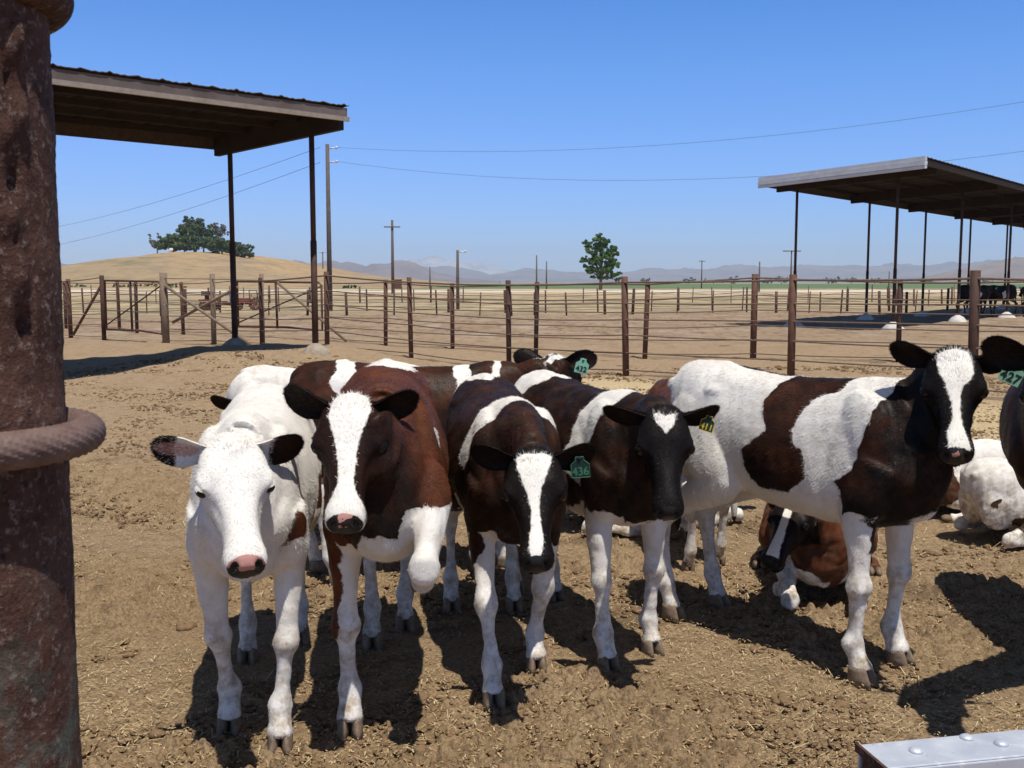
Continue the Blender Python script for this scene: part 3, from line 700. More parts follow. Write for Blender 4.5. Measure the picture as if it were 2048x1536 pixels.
def make_calf(name, label, S):
    rnd = random.Random(S.get('seed', 1))
    s = S.get('scale', 1.0)
    lying = S.get('lying', False)
    zo = -.49 if lying else 0.0
    if 'front' in S:
        fr = [Vector((*G(*p)[:2], 0)) if len(p) == 2 else Vector(p) for p in S['front']]; hd = [Vector((*G(*p)[:2], 0)) if len(p) == 2 else Vector(p) for p in S['hind']]
        F_ = (fr[0]+fr[1])/2; H_ = (hd[0]+hd[1])/2
        if 'fmid' in S: F_ = Vector(S['fmid'])
        dirv = (F_-H_); org = H_ + dirv*(.46/.84); yaw = math.atan2(dirv.y, dirv.x)
        if 'org' in S: org = Vector(S['org'])
    else:
        org = Vector((S['at'][0], S['at'][1], 0)); yaw = S['yaw']; fr = hd = None
    root = empty(name, org, yaw)
    root.scale = (s, s, s)
    M = Matrix.Translation(org) @ Matrix.Rotation(yaw, 4, 'Z') @ Matrix.Diagonal((s, s, s, 1))
    Mi = M.inverted()
    L = lambda w: Mi @ Vector(w)
    B = Blob()
    X = Vector((1, 0, 0)); Yv = Vector((0, 1, 0)); Z = Vector((0, 0, 1))
    bend = S.get('bend', 0.0)
    rings = []
    for (x, zc, u, d, w, e, k) in TRUNK:
        if lying: w *= 1.12; d *= .93
        w *= (1 if lying else S.get('slim', .93)); rings.append((Vector((x, bend*x*x, zc+zo)), Yv, Z, w, u, d, e, k))
    B.loft(rings, 28)
    for sg in (1, -1):
        B.ell(Vector((.37, sg*.098, .84+zo)), (.125, .070, .21), Matrix.Rotation(R(-18), 3, 'Y'))
        B.ell(Vector((.480, sg*.090, .765+zo)), (.070, .058, .085))
        B.ell(Vector((-.42, sg*.115, .80+zo)), (.165, .085, .20), Matrix.Rotation(R(12), 3, 'Y'))
        B.ell(Vector((-.31, sg*.122, .985+zo)), (.07, .045, .030))
        B.ell(Vector((-.585, sg*.065, .985+zo)), (.04, .032, .035))
    B.ell(Vector((.51, 0, .70+zo)), (.07, .050, .11))
    
    # tail head ridge
    B.chain([(Vector((-.35, 0, 1.07+zo)), .03, .03), (Vector((-.52, 0, 1.06+zo)), .03, .028), (Vector((-.60, 0, 1.02+zo)), .026, .026), (Vector((-.625, 0, .95+zo)), .02, .02)])
    # ---- legs
    legs = []   # (chain for membership)
    hoofs = []
    for kq in S.get('kneeball', []): B.ell(L(kq), (.046, .045, .055))
    names = ['fl', 'fr', 'hl', 'hr']
    def hoof_dir(a, b):
        d = (b-a); d.z = 0
        return d.normalized() if d.length > 1e-4 else X
    lr = S.get('legr', 1.10)
    for idx, sg in ((0, 1), (1, -1)):
        key = names[idx]
        toe = X
        if key in S.get('legs', {}):
            J = [L(p) if isinstance(p, Vector) else Vector(p) for p in S['legs'][key]]
            kn, ft, hf = J[0], J[1], J[2]
            el = Vector((.34, sg*.125, .60+zo)); sh = Vector((.42, sg*.11, .80+zo))
            if len(J) > 3: el = J[3]
            toe = (hf-ft).normalized()
        elif lying:
            sh = Vector((.44, sg*.12, .38)); el = Vector((.34, sg*.17, .17)); kn = Vector((.60, sg*.15, .065)); ft = Vector((.40, sg*.185, .045)); hf = Vector((.33, sg*.19, .03)); toe = -X
        else:
            t = L(fr[idx]) if fr else Vector((.40+sg*S.get('step', .06), sg*.115, 0)); t.z = 0
            hf = t + Vector((-.03, 0, .055)); ft = t + Vector((-.062, 0, .135))
            el = Vector((.345, sg*.125, .60)); sh = Vector((.42, sg*.11, .80))
            kn = el.lerp(ft, .56) + Vector((.016, sg*.006, .0))
        dn = (ft-kn)
        c = B.chain([(sh, .07, .10), (el.lerp(sh, .3), .068, .088), (el, .054, .070), (el.lerp(kn, .35), .046, .055), (el.lerp(kn, .75), .033*lr, .038*lr),
                     (kn - dn*.10, .038*lr, .041*lr), (kn, .0415*lr, .043*lr), (kn+dn*.11, .034*lr, .034*lr), (kn+dn*.30, .0235*lr, .027*lr), (kn+dn*.72, .0235*lr, .028*lr),
                     (ft-dn*.06, .036*lr, .038*lr), (ft, .038*lr, .040*lr), (ft.lerp(hf, .5), .031*lr, .033*lr), (hf, .037*lr, .040*lr), (hf+(hf-ft)*.15, .034*lr, .037*lr)])
        legs.append(c); hoofs.append((hf, toe, ft, idx))
    for idx, sg in ((2, 1), (3, -1)):
        key = names[idx]; toe = X
        if key in S.get('legs', {}):
            J = [L(p) if isinstance(p, Vector) else Vector(p) for p in S['legs'][key]]
            st, hk, ft, hf = J; toe = (hf-ft).normalized(); hp = Vector((-.42, sg*.11, .84+zo))
        elif lying:
            hp = Vector((-.40, sg*.13, .36)); st = Vector((-.10, sg*.235, .20)); hk = Vector((-.47, sg*.25, .075)); ft = Vector((-.20, sg*.285, .045)); hf = Vector((-.12, sg*.29, .035))
        else:
            t = L(hd[idx-2]) if hd else Vector((-.44-sg*S.get('step', .06), sg*.115, 0)); t.z = 0
            hf = t + Vector((-.03, 0, .055)); ft = t + Vector((-.062, 0, .14))
            hp = Vector((-.42, sg*.11, .84)); st = Vector((-.26, sg*.135, .64))
            hk = Vector((ft.x-.045, (ft.y*.75+sg*.12*.25), .425))
        dn = (ft-hk); g = hk-st
        c = B.chain([(hp, .085, .16), (hp.lerp(st, .55), .085, .14), (st, .068, .095), (st+g*.4, .052, .068), (st+g*.75, .036, .046),
                     (hk-g*.06, .036, .050), (hk+dn*.04, .040, .050), (hk+dn*.2, .033, .037), (hk+dn*.4, .024, .030), (hk+dn*.75, .024, .029),
                     (ft-dn*.05, .036, .038), (ft, .038, .040), (ft.lerp(hf, .5), .031, .033), (hf, .037, .040), (hf+(hf-ft)*.15, .034, .037)])
        legs.append(c); hoofs.append((hf, toe, ft, idx))
    # ---- head frame
    if 'poll' in S:
        pp = P(*S['poll']); mm = P(S['muzzle'][0], S['muzzle'][1], S['muzzle'][2] or 1)
        if S['muzzle'][2] == 0:      # slide the muzzle along its ray until the head has its real length
            want = .385*S.get('hscale', 1.0)*s; best = None
            for k in range(400):
                q = P(S['muzzle'][0], S['muzzle'][1], S['poll'][2]-.001*k); dd = (q-pp).length
                if best is None or abs(dd-want) < best[0]: best = (abs(dd-want), q)
            mm = best[1]
        pp = L(pp); mm = L(mm)
    else:
        pp = Vector(S.get('hp', (.78, 0, 1.12))); pp.z += 0
        mm = pp + Vector(S.get('hdir', (.7, 0, -.6)))
    hxv = (mm-pp).normalized()
    upw = Vector((0, 0, 1))
    if 'roll' in S: upw = Matrix.Rotation(R(S['roll']), 3, hxv) @ upw
    hyv = upw.cross(hxv).normalized(); hzv = hxv.cross(hyv).normalized()
    H3 = Matrix((hxv, hyv, hzv)).transposed()
    hs = S.get('hscale', 1.0)
    if 'poll' in S and 'hscale' not in S: hs = 1.0
    def HW(p): return pp + H3 @ (Vector(p)*hs)
    rings = []
    for (x, zc, u, d, w, e, k) in HEADR:
        rings.append((HW((x, 0, zc+.012)), hyv, hzv, w*hs, u*hs, d*hs, e, k))
    B.loft(rings, 26)
    for sg in (1, -1):
        B.ell(HW((.112, sg*.082, -.016)), (.040*hs, .027*hs, .026*hs), H3)
        B.ell(HW((.132, sg*.082, -.050)), (.030*hs, .018*hs, .014*hs), H3)
        B.ell(HW((.09, sg*.045, -.135)), (.07*hs, .028*hs, .045*hs), H3)      # jaw
        B.ell(HW((.350, sg*.034, -.044)), (.028*hs, .024*hs, .026*hs), H3)      # nostril wing
        B.ell(HW((.0, sg*.058, -.02)), (.028*hs, .03*hs, .026*hs), H3)      # ear root
    B.ell(HW((-.012, 0, .006)), (.035*hs, .05*hs, .024*hs), H3)
    B.ell(HW((.328, 0, -.122)), (.048*hs, .042*hs, .022*hs), H3)        # lower lip
    # ---- neck
    n0 = Vector((.34, 0, .90+zo)); n1 = Vector((.50, 0, .915+zo)); hb = HW((-.005, 0, -.065))
    n1 = n1.lerp(hb, .12)
    mid = n1.lerp(hb, .5) + Vector((0, 0, .01))
    nd = hb-n1
    B.chain([(n0, .11, .185), (n1, .086, .155), (n1.lerp(mid, .6), .070, .132), (mid.lerp(hb, .3), .064, .112), (hb-nd*.12, .064, .094), (hb, .060, .080)], sub=4)
    # throat / dewlap
    tb = HW((.07, 0, -.15))
    B.chain([(Vector((.47, 0, .72+zo)), .06, .09), (Vector((.50, 0, .74+zo)).lerp(tb, .5), .045, .06), (tb, .045, .045)], sub=3)
    # ---- mesh
    o = B.mb.build('tmp', HIDE)
    vox = S.get('vox', .0075)
    rm = o.modifiers.new('r', 'REMESH'); rm.mode = 'VOXEL'; rm.voxel_size = vox; rm.adaptivity = 0
    dg = bpy.context.evaluated_depsgraph_get(); oe = o.evaluated_get(dg)
    me = bpy.data.meshes.new_from_object(oe); bpy.data.objects.remove(o)
    nV = len(me.vertices); V = np.empty(nV*3, np.float32); me.vertices.foreach_get('co', V); V = V.reshape(-1, 3).astype(float)
    E = np.empty(len(me.edges)*2, np.int32); me.edges.foreach_get('vertices', E); E = E.reshape(-1, 2)
    pol = np.empty(len(me.loops), np.int32); me.loops.foreach_get('vertex_index', pol)
    H3n = np.array(H3); ppn = np.array(pp)
    hc = ((V-ppn)@H3n)/hs
    # membership of head
    hin = (hc[:, 0] > -.035) & (hc[:, 0] < .42) & (np.abs(hc[:, 1]) < .125) & (hc[:, 2] > -.19) & (hc[:, 2] < .06)
    hin &= ~((hc[:, 0] < .05) & (hc[:, 2] < -.12-hc[:, 0]*.5))
    deg = np.bincount(E.ravel(), minlength=nV)[:, None]
    wsm = np.where(hin, .42, .6)[:, None]
    for it in range(int(max(3, 9*.0075/vox))):
        A = np.zeros((nV, 3))
        for k in range(3):
            A[:, k] = np.bincount(E[:, 0], V[E[:, 1], k], nV)+np.bincount(E[:, 1], V[E[:, 0], k], nV)
        V += (A/deg - V)*wsm*(1 if it % 2 == 0 else .85)
        if it % 3 == 2: V += 0
    # normals
    def normals():
        me.vertices.foreach_set('co', V.astype(np.float32).ravel()); me.update()
        N = np.empty(nV*3, np.float32); me.vertices.foreach_get('normal', N); return N.reshape(-1, 3).astype(float)
    N = normals(); hc = ((V-ppn)@H3n)/hs
    # ---- surface sculpting
    disp = smooth_noise(V*np.array([1, 1, .6]), 5.0, S.get('seed', 1), 3)*.0045
    disp[hin] *= .3
    body = (V[:, 2] > .55+zo) & ~hin
    xx = V[:, 0]
    rib = np.clip(1-np.abs(xx-.05)/.28, 0, 1)*np.clip((.98+zo-V[:, 2])/.1, 0, 1)*np.clip(np.abs(V[:, 1])/.12, 0, 1)
    disp += np.where(body, rib*np.sin(xx*2*np.pi/.062)*.0005, 0)
    low = V[:, 2] < .55
    disp += np.where(low & ~hin, smooth_noise(V, 14, S.get('seed', 1)+5, 2)*.0014, 0)
    # flank hollow
    fh = np.exp(-(((xx+.20)/.07)**2+((V[:, 2]-.98-zo)/.06)**2)); disp -= np.where(body, fh*.014, 0)
    nk = np.clip((xx-.46)/.06, 0, 1)*(~hin)*np.clip((V[:, 2]-zo-.62)/.1, 0, 1)
    disp += nk*.0022*np.sin((xx*1.0+V[:, 2]*.55+smooth_noise(V, 3, 3, 2)*.03)*2*np.pi/.045)*np.clip(smooth_noise(V, 4, 6, 2)+.5, 0, 1)
    # scapula groove
    gr = np.exp(-(((xx-.24-.2*(V[:, 2]-zo-.8))/.02)**2))*np.clip((1.0+zo-V[:, 2])/.1, 0, 1); disp -= np.where(body, gr*.006, 0)
    for sg in (1, -1):
        nn = np.exp(-(((hc[:, 0]-.378)/.016)**2+((hc[:, 1]-sg*.034)/.0095)**2+((hc[:, 2]+.042+.5*(np.abs(hc[:, 1])-.034))/.015)**2)); disp -= nn*.026*hin; nost = nn if sg == 1 else np.maximum(nost, nn)
        ee = np.exp(-(((hc[:, 0]-.125)/.026)**2+((hc[:, 1]-sg*.098)/.03)**2+((hc[:, 2]+.030)/.016)**2)); disp -= ee*.009*hin
        tg = np.exp(-(((hc[:, 0]-.19)/.06)**2+((hc[:, 1]-sg*.06)/.02)**2+((hc[:, 2]+.035)/.02)**2)); disp -= tg*.007*hin
    mo = np.exp(-(((hc[:, 2]+.098-(.37-hc[:, 0])*.02)/.0045)**2))*(hc[:, 0] > .27)*hin; disp -= mo*.006
    fo = np.exp(-((hc[:, 0]-.10)/.04)**2-(hc[:, 1]/.03)**2)*(hc[:, 2] > -.03)*hin; disp -= fo*.004
    V += N*disp[:, None]
    N = normals()
    # ---- coat fields
    zb = V.copy(); zb[:, 2] -= zo
    wob = smooth_noise(V, 9, S.get('seed', 1)+9, 3)
    sd = np.full(nV, .2 if S.get('base', 'dark') == 'dark' else -.2)
    brown = np.full(nV, S.get('brown', .5))
    legid = np.full(nV, -1); ld = np.full(nV, 9.)
    for i, c in enumerate(legs):
        for q, r in c[4:]:
            d = np.linalg.norm(V-np.array(q), axis=1)-r
            u = d < ld; ld[u] = d[u]; legid[u] = i
    onleg = (ld < .03) & ~hin & ((V[:, 2] < (.74 if 'legs' in S else .66)) if not lying else (V[:, 2] < .3))
    hsd = np.full(nV, .2 if S.get('head', 'dark') == 'dark' else -.2)
    for op in S.get('coat', []):
        sign = 1 if op[0] == '+' else -1; kind = op[1]
        if kind == 'ell':
            c = np.array(op[2]); r = np.array(op[3]); v = (1-np.linalg.norm((zb-c)/r, axis=1))*r.min()+wob*.018
        elif kind == 'side':
            v = polysd(zb[:, [0, 2]], op[3])+wob*.010
            if op[2]: v = np.minimum(v, zb[:, 1]*op[2]+.004)
        elif kind == 'top':
            v = polysd(zb[:, :2], op[2])+wob*.012
            v = np.minimum(v, (zb[:, 2]-op[3]))
        elif kind == 'leg':
            zz = zb[:, 2] if not lying else V[:, 2]
            v = np.minimum(zz-op[3]+wob*.02, op[4]-zz+wob*.02); v = np.where(onleg & (legid == op[2]), v, -1)
        elif kind == 'below':
            v = op[2]-zb[:, 2]+wob*.03
        elif kind == 'face':
            v = polysd(hc[:, [0, 1]], op[2])+wob*.003
            v = np.minimum(v, hc[:, 2]-(op[3] if len(op) > 3 else -.06))
            hsd = np.maximum(hsd, v) if sign > 0 else np.minimum(hsd, -v); continue
        elif kind == 'hell':
            c = np.array(op[2]); r = np.array(op[3]); v = (1-np.linalg.norm((hc-c)/r, axis=1))*r.min()+wob*.005
            hsd = np.maximum(hsd, v) if sign > 0 else np.minimum(hsd, -v); continue
        sd = np.maximum(sd, v) if sign > 0 else np.minimum(sd, -v)
    sd = np.where(hin, hsd, sd)
    for (c, r, val) in S.get('brownpatch', []):
        v = np.clip((1-np.linalg.norm((zb-np.array(c))/np.array(r), axis=1))*3+wob*.3, 0, 1)
        brown = brown*(1-v)+val*v
    brown = np.clip(brown+wob*.18, 0, 1)
    brown[hin] = np.clip(S.get('hbrown', .08)+wob[hin]*.06, 0, 1)
    muz = np.clip(1-np.sqrt(((hc[:, 0]-.388)/.052)**2+(hc[:, 1]/.066)**2+((hc[:, 2]+.045)/.052)**2), 0, 1)*hin*2.8
    muz = np.clip(np.maximum(muz, hin*np.clip(1.3-np.sqrt(((hc[:, 0]-.36)/.045)**2+(hc[:, 1]/.055)**2+((hc[:, 2]+.10)/.018)**2), 0, 1)), 0, 1)
    pink = np.clip(S.get('pink', .0)*(1-np.clip((-.042-hc[:, 2])/.016, 0, 1))-nost*2, 0, 1)
    dirt = np.clip((.50-V[:, 2])/.4, 0, 1)*.75 + S.get('dirty', .17)
    dirt = np.clip(dirt + np.exp(-((V[:, 2]-.34)/.06)**2)*.3*onleg, 0, 1)*(~hin)
    rn = np.random.RandomState(S.get('seed', 1))
    def setattrs(m, arrs):
        for k, a in arrs.items():
            at = m.attributes.new(k, 'FLOAT', 'POINT'); at.data.foreach_set('value', a.astype(np.float32))
    setattrs(me, dict(sd=sd, brown=brown, muz=muz, pink=pink, dirt=dirt, rnd=np.zeros(nV)))
    me.materials.clear(); me.materials.append(HIDE); me.name = 'body'
    me.polygons.foreach_set('use_smooth', np.full(len(me.polygons), True)); me.update()
    bo = bpy.data.objects.new('body', me); link(bo); bo.parent = root
    # ---- fur strands
    nf = S.get('fur', 0)
    if nf:
        F4 = pol.reshape(-1, 4)
        keep = V[F4[:, 0], 2] > .03
        ids = np.where(keep)[0]; ctr = V[F4].mean(1)
        pick = rn.choice(ids, nf)
        f = F4[pick]; w = rn.dirichlet((1, 1, 1, 1), nf)
        Pp = (V[f]*w[:, :, None]).sum(1); Nn = N[f[:, 0]]; Nn /= np.linalg.norm(Nn, axis=1)[:, None]+1e-9
        hI = hin[f[:, 0]]; lI = onleg[f[:, 0]]
        hcc = ((Pp-ppn)@H3n)/hs
        D = np.tile(np.array([-.75, 0, -.55]), (nf, 1)); D[lI] = (0, 0, -1)
        fx = np.array(hxv); fy = np.array(hyv)
        wh = hcc[:, 0]-.15
        hd_ = (np.sign(wh)*np.clip(np.abs(wh)*14, .3, 1))[:, None]*fx*np.where(hcc[:, 0] > .15, .6, 1)[:, None] + (hcc[:, 1]*12)[:, None]*fy
        D[hI] = hd_[hI]
        D += rn.normal(size=(nf, 3))*.33
        D -= Nn*(D*Nn).sum(1)[:, None]; D /= np.linalg.norm(D, axis=1)[:, None]+1e-9
        T = np.cross(Nn, D)
        ln = rn.uniform(.007, .0155, nf)*np.where(hI, .75, 1)*np.where(lI, .6, 1)
        tuft = hI & (hcc[:, 0] < .045) & (np.abs(hcc[:, 1]) < .055) & (hcc[:, 2] > -.03); ln = np.where(tuft, ln*1.6, ln)
        mzv = muz[f[:, 0]]; ln *= np.where(mzv > .35, .1, 1)
        lift = rn.uniform(.12, .42, nf)+tuft*rn.uniform(.0, .3, nf)
        wd = rn.uniform(.0007, .0012, nf)
        a = Pp+T*wd[:, None]-Nn*.001; b = Pp-T*wd[:, None]-Nn*.001; c = Pp+(D+Nn*lift[:, None])*ln[:, None]
        SV = np.stack([a, b, c], 1).reshape(-1, 3); SF = np.arange(nf*3).reshape(-1, 3)
        fm = fast_mesh('fur', SV, SF, [HIDE])
        rr = np.repeat(rn.uniform(0, 1, nf)**2, 3)
        g = lambda A: np.repeat((A[f]*w).sum(1), 3)
        sdf = g(sd)+np.repeat(rn.normal(size=nf)*.003, 3)
        setattrs(fm, dict(sd=sdf, brown=g(brown), muz=np.zeros(nf*3), pink=np.zeros(nf*3), dirt=g(dirt), rnd=rr))
        fo_ = bpy.data.objects.new('fur', fm); link(fo_); fo_.parent = root
    # ---- eyes
    if S.get('detail', True):
        for sg in (1, -1):
            mb = MB(); mb.sphere(HW((.129, sg*.0885, -.029)), .0205*hs, 14); mb.build('eye', EYE, root, True)
            lm = MB(); lm.sphere((0, 0, 0), 1, 20)
            cc = HW((.128, sg*.0880, -.027)); up_ = Vector((-.35, sg*.25, .9)).normalized(); fl = []
            for f in lm.f:
                q = sum((Vector(lm.v[i]) for i in f), Vector())/len(f)
                if q.dot(up_) > .40 or q.dot(Vector((.1, -sg*.2, -1)).normalized()) > .72: fl.append(f)
            lm.v = [tuple(cc + H3 @ (Vector(v)*.0235*hs)) for v in lm.v]; lm.f = fl; lm.m = [0]*len(fl)
            lo = lm.build('eyelid', HIDE, root, True); nv = len(lm.v); hd_dark = .1 if S.get('head', 'dark') == 'dark' else -.1
            for k_, v_ in dict(sd=hd_dark, brown=.05, muz=0., pink=0., dirt=0., rnd=0.).items():
                at = lo.data.attributes.new(k_, 'FLOAT', 'POINT'); at.data.foreach_set('value', [v_]*nv)
    # ---- ears
    E_ = S.get('ears', [{}, {}])
    for i, sg in enumerate((1, -1)):
        es = dict(S.get('earall', {})); es.update(E_[i] or {})
        if es.get('skip'): continue
        ax = Vector(es.get('axis', (-.10, 1, -.08))); ax = Vector((ax.x, ax.y*sg, ax.z)).normalized()
        on = Vector(es.get('open', (.85, 0, .35))); on = Vector((on.x, on.y*sg, on.z)); on = (on-ax*on.dot(ax)).normalized()
        sv = ax.cross(on)
        Le = es.get('len', .158); We = es.get('wid', .050)
        base = Vector((.0, sg*.055, -.015))
        ns, ntt = 16, 13
        g = np.zeros((ns, ntt, 3)); 
        for a in range(ns):
            u = a/(ns-1)
            wv = We*min(1, .40+1.25*u)*(math.sqrt(max(0, 1-((u-.62)/.385)**2))**.9 if u > .62 else 1)*1.0; wv = max(wv, .003)
            cup = 1.0*(1-u)**1.4+.30
            for b in range(ntt):
                t = -1+2*b/(ntt-1)
                ang = t*cup*1.25
                rr = wv/max(.35, math.sin(min(cup*1.25, 1.57)))
                p = base+ax*(u*Le) + sv*(math.sin(ang)*rr*(1 if abs(ang) < 1.57 else 1)) + on*((1-math.cos(ang))*rr*.9 - .012*u*u) + Vector((0, 0, -.02*u*u))*0
                g[a, b] = HW(p)
        Gv = g.reshape(-1, 3); onw = np.array(H3 @ on)
        th = .0045*(1-.5*np.repeat(np.linspace(0, 1, ns), ntt))[:, None]
        V2 = np.vstack([Gv, Gv-onw*th*1.5]); nn_ = ns*ntt; FF = []
        for a in range(ns-1):
            for b in range(ntt-1):
                q = a*ntt+b; FF.append([q, q+1, q+ntt+1, q+ntt]); FF.append([nn_+q, nn_+q+ntt, nn_+q+ntt+1, nn_+q+1])
        for b in range(ntt-1):
            q = (ns-1)*ntt+b; FF.append([q, q+1, nn_+q+1, nn_+q]); FF.append([b, nn_+b, nn_+b+1, b+1])
        for a in range(ns-1):
            q = a*ntt; FF.append([q, q+ntt, nn_+q+ntt, nn_+q]); q = a*ntt+ntt-1; FF.append([q, nn_+q, nn_+q+ntt, q+ntt])
        em = fast_mesh('ear', V2, FF, [HIDE], True)
        uu = np.tile(np.repeat(np.linspace(0, 1, ns), ntt), 2)
        tt = np.tile(np.tile(np.linspace(-1, 1, ntt), ns), 2)
        inner = np.concatenate([np.ones(nn_), np.zeros(nn_)])
        dark = es.get('dark', 1)
        esd = np.where(uu > dark, .1, -.1) if dark <= 1 else np.full(len(uu), -.1)
        esd = (uu-dark)*.15 if 0 < dark < 1 else np.full(len(uu), .1 if dark <= 0 else -.1)
        if es.get('white_edge'): esd = np.where((np.abs(tt) > .6) & (inner > .5), -.1, esd)
        eb = np.full(len(uu), es.get('brown', .12)) + inner*.15*(1-np.abs(tt))
        setattrs(em, dict(sd=esd, brown=eb, muz=inner*(1-np.abs(tt))*np.clip(uu*3, 0, 1)*es.get('pinkin', 0), pink=np.ones(len(uu)), dirt=np.zeros(len(uu)), rnd=np.zeros(len(uu))))
        eo = bpy.data.objects.new('ear', em); link(eo); eo.parent = root
        # ear hair: fringe and inner hair
        if nf:
            k = 5200; q = rn.randint(0, nn_, k); side_ = rn.rand(k) < .45
            q = rn.randint(0, ns-1, k)*ntt+rn.randint(0, ntt-1, k); u1 = rn.rand(k)[:, None]; u2 = rn.rand(k)[:, None]
            mixp = lambda W: (W[q]*(1-u1)+W[q+1]*u1)*(1-u2)+(W[q+ntt]*(1-u1)+W[q+ntt+1]*u1)*u2
            bp = np.where(side_[:, None], mixp(V2[:nn_]), mixp(V2[nn_:])); rowd = np.array(H3 @ ax)
            out = (bp-np.array(HW(base+ax*(Le*.5))))
            D = rowd*.9 + rn.normal(size=(k, 3))*.35 + out*5
            D /= np.linalg.norm(D, axis=1)[:, None]; Nn = np.where(side_[:, None], onw, -onw)
            T = np.cross(Nn, D); T /= np.linalg.norm(T, axis=1)[:, None]+1e-9
            ln = rn.uniform(.004, .012, k); wd = rn.uniform(.0004, .0007, k)
            a = bp+T*wd[:, None]; b = bp-T*wd[:, None]; c = bp+(D+Nn*.12)*ln[:, None]
            fm = fast_mesh('ear_hair', np.stack([a, b, c], 1).reshape(-1, 3), np.arange(k*3).reshape(-1, 3), [HIDE])
            sdq = np.repeat(np.where(side_ & (rn.rand(k) < es.get('pale', .0)), -.1, esd[q]), 3)
            setattrs(fm, dict(sd=sdq, brown=np.full(k*3, .12), muz=np.zeros(k*3), pink=np.zeros(k*3), dirt=np.zeros(k*3), rnd=np.repeat(rn.rand(k), 3)))
            fo_ = bpy.data.objects.new('ear_hair', fm); link(fo_); fo_.parent = eo
        tg_ = es.get('tag')
        if tg_:
            # plate hanging from the ear, facing like the ear opening
            c0 = HW(base+ax*(Le*tg_.get('u', .62))+on*.02)
            nrm = Vector(tg_['n']) if 'n' in tg_ else (H3 @ on)
            nrm = (Mi.to_3x3() @ nrm).normalized() if 'n' in tg_ else nrm
            dn_ = Vector((0, 0, -1)); 
            if 'tilt' in tg_: dn_ = Matrix.Rotation(R(tg_['tilt']), 3, nrm) @ dn_
            dn_ = (dn_-nrm*dn_.dot(nrm)).normalized(); sx_ = nrm.cross(dn_)
            sz = tg_.get('size', .062)
            out2 = [(-.22, -.1), (.22, -.1), (.24, .12), (.5, .35), (.5, 1.15), (-.5, 1.15), (-.5, .35), (-.24, .12)]
            mb = MB(); 
            fr_ = [c0+sx_*(x*sz)+dn_*(y*sz*.9)+nrm*.002 for x, y in out2]; bk = [p-nrm*.003 for p in fr_]
            n8 = len(out2)
            mb.add(fr_+bk, [list(range(n8))[::-1], [n8+i for i in range(n8)]]+[[i, (i+1) % n8, n8+(i+1) % n8, n8+i] for i in range(n8)])
            # rim
            if tg_.get('rim'): mb.tube([p+nrm*.001 for p in fr_]+[fr_[0]+nrm*.001], .0016, 5, False, 1)
            mb.sphere(c0+nrm*.004, (.007, .007, .007), 8, m=2)
            to = mb.build('ear_tag', [tg_.get('mat', TAGM), tg_.get('rim') or TAGM, tg_.get('mat', TAGM)], root)
            fc = bpy.data.curves.new('txt', 'FONT'); fc.body = tg_['text']; fc.size = sz*tg_.get('fs', .62); fc.align_x = 'CENTER'; fc.align_y = 'CENTER'; fc.extrude = .0004; fc.offset = .0008
            ft_ = bpy.data.objects.new('txt', fc); link(ft_)
            tm = bpy.data.meshes.new_from_object(ft_.evaluated_get(bpy.context.evaluated_depsgraph_get())); bpy.data.objects.remove(ft_)
            MM = Matrix((sx_, -dn_, nrm)).transposed().to_4x4(); MM.translation = c0+dn_*(sz*.72)+nrm*.0035
            tm.transform(MM); tm.materials.clear(); tm.materials.append(tg_.get('ink', INK))
            no = bpy.data.objects.new('tag_number', tm); link(no); no.parent = to
    # ---- hooves
    for hf, toe, ft, idx in hoofs:
        mb = MB(); t = toe.normalized()
        sidev = Yv if abs(t.y) < .9 else X
        sidev = (sidev-t*sidev.dot(t)).normalized()
        if t.x > .5 and abs(t.z) < .3 and not lying: upv = Z; t2 = X
        else: upv = t.cross(sidev).normalized(); t2 = t; upv = upv if upv.z > 0 else -upv
        if not lying and t2 == X:
            c0 = Vector((hf.x, hf.y, 0)); spl = .7
            for q in (-1, 1):
                V_ = []; rings_ = [(0.0, .058, .030, .020, -.034, .050), (.006, .030, .026, .021, -.038, .064), (.012, .012, .022, .0215, -.040, .072)]
                # rings from the coronet down to the sole
                lv = [(.066, -.034, .030, .017), (.050, -.037, .040, .0185), (.025, -.040, .053, .0195), (.0, -.041, .062, .020)]
                n = 14; FF = []
                for (z, xb, xf, w) in lv:
                    for j in range(n):
                        a = 2*math.pi*j/n; cx = (xb+xf)/2; rx = (xf-xb)/2
                        V_.append(c0+Vector((cx+rx*math.cos(a), q*(.0205+(.004 if z < .03 else 0)*math.cos(a)) + w*math.sin(a)*(1-.25*max(0, math.cos(a))), z)))
                for i in range(len(lv)-1):
                    for j in range(n):
                        k = (j+1) % n; FF.append([i*n+j, (i+1)*n+j, (i+1)*n+k, i*n+k])
                FF.append(list(range(n))); FF.append([(len(lv)-1)*n+j for j in range(n)][::-1])
                mb.add(V_, FF)
        else:
            for q in (-1, 1):
                mb.sphere(hf+t*.03+sidev*(q*.019), (.046, .019, .024), 12, rot=Matrix((t, sidev, t.cross(sidev))).transposed())
        mb.build('hoof', HOOF, root, True)
    # ---- tail
    if S.get('tail', True):
        tb_ = Vector((-.615, 0, 1.0+zo)); sw = S.get('tailsw', 0.02)
        if lying: pts = [tb_, Vector((-.67, .02, .40)), Vector((-.70, .10, .2)), Vector((-.66, .25, .06)), Vector((-.5, .33, .03))]
        else: pts = [tb_, Vector((-.655, sw*.2, .90)), Vector((-.665, sw*.6, .75)), Vector((-.66, sw, .6)), Vector((-.655, sw*1.1, .50)), Vector((-.65, sw*1.2, .40)), Vector((-.648, sw*1.2, .32))]
        mb = MB()
        rr = [.024, .021, .017, .014, .017, .026, .006][:len(pts)] if not lying else [.024, .02, .016, .018, .008]
        mb.tube(pts, rr, 10)
        to = mb.build('tail', HIDE, root, True)
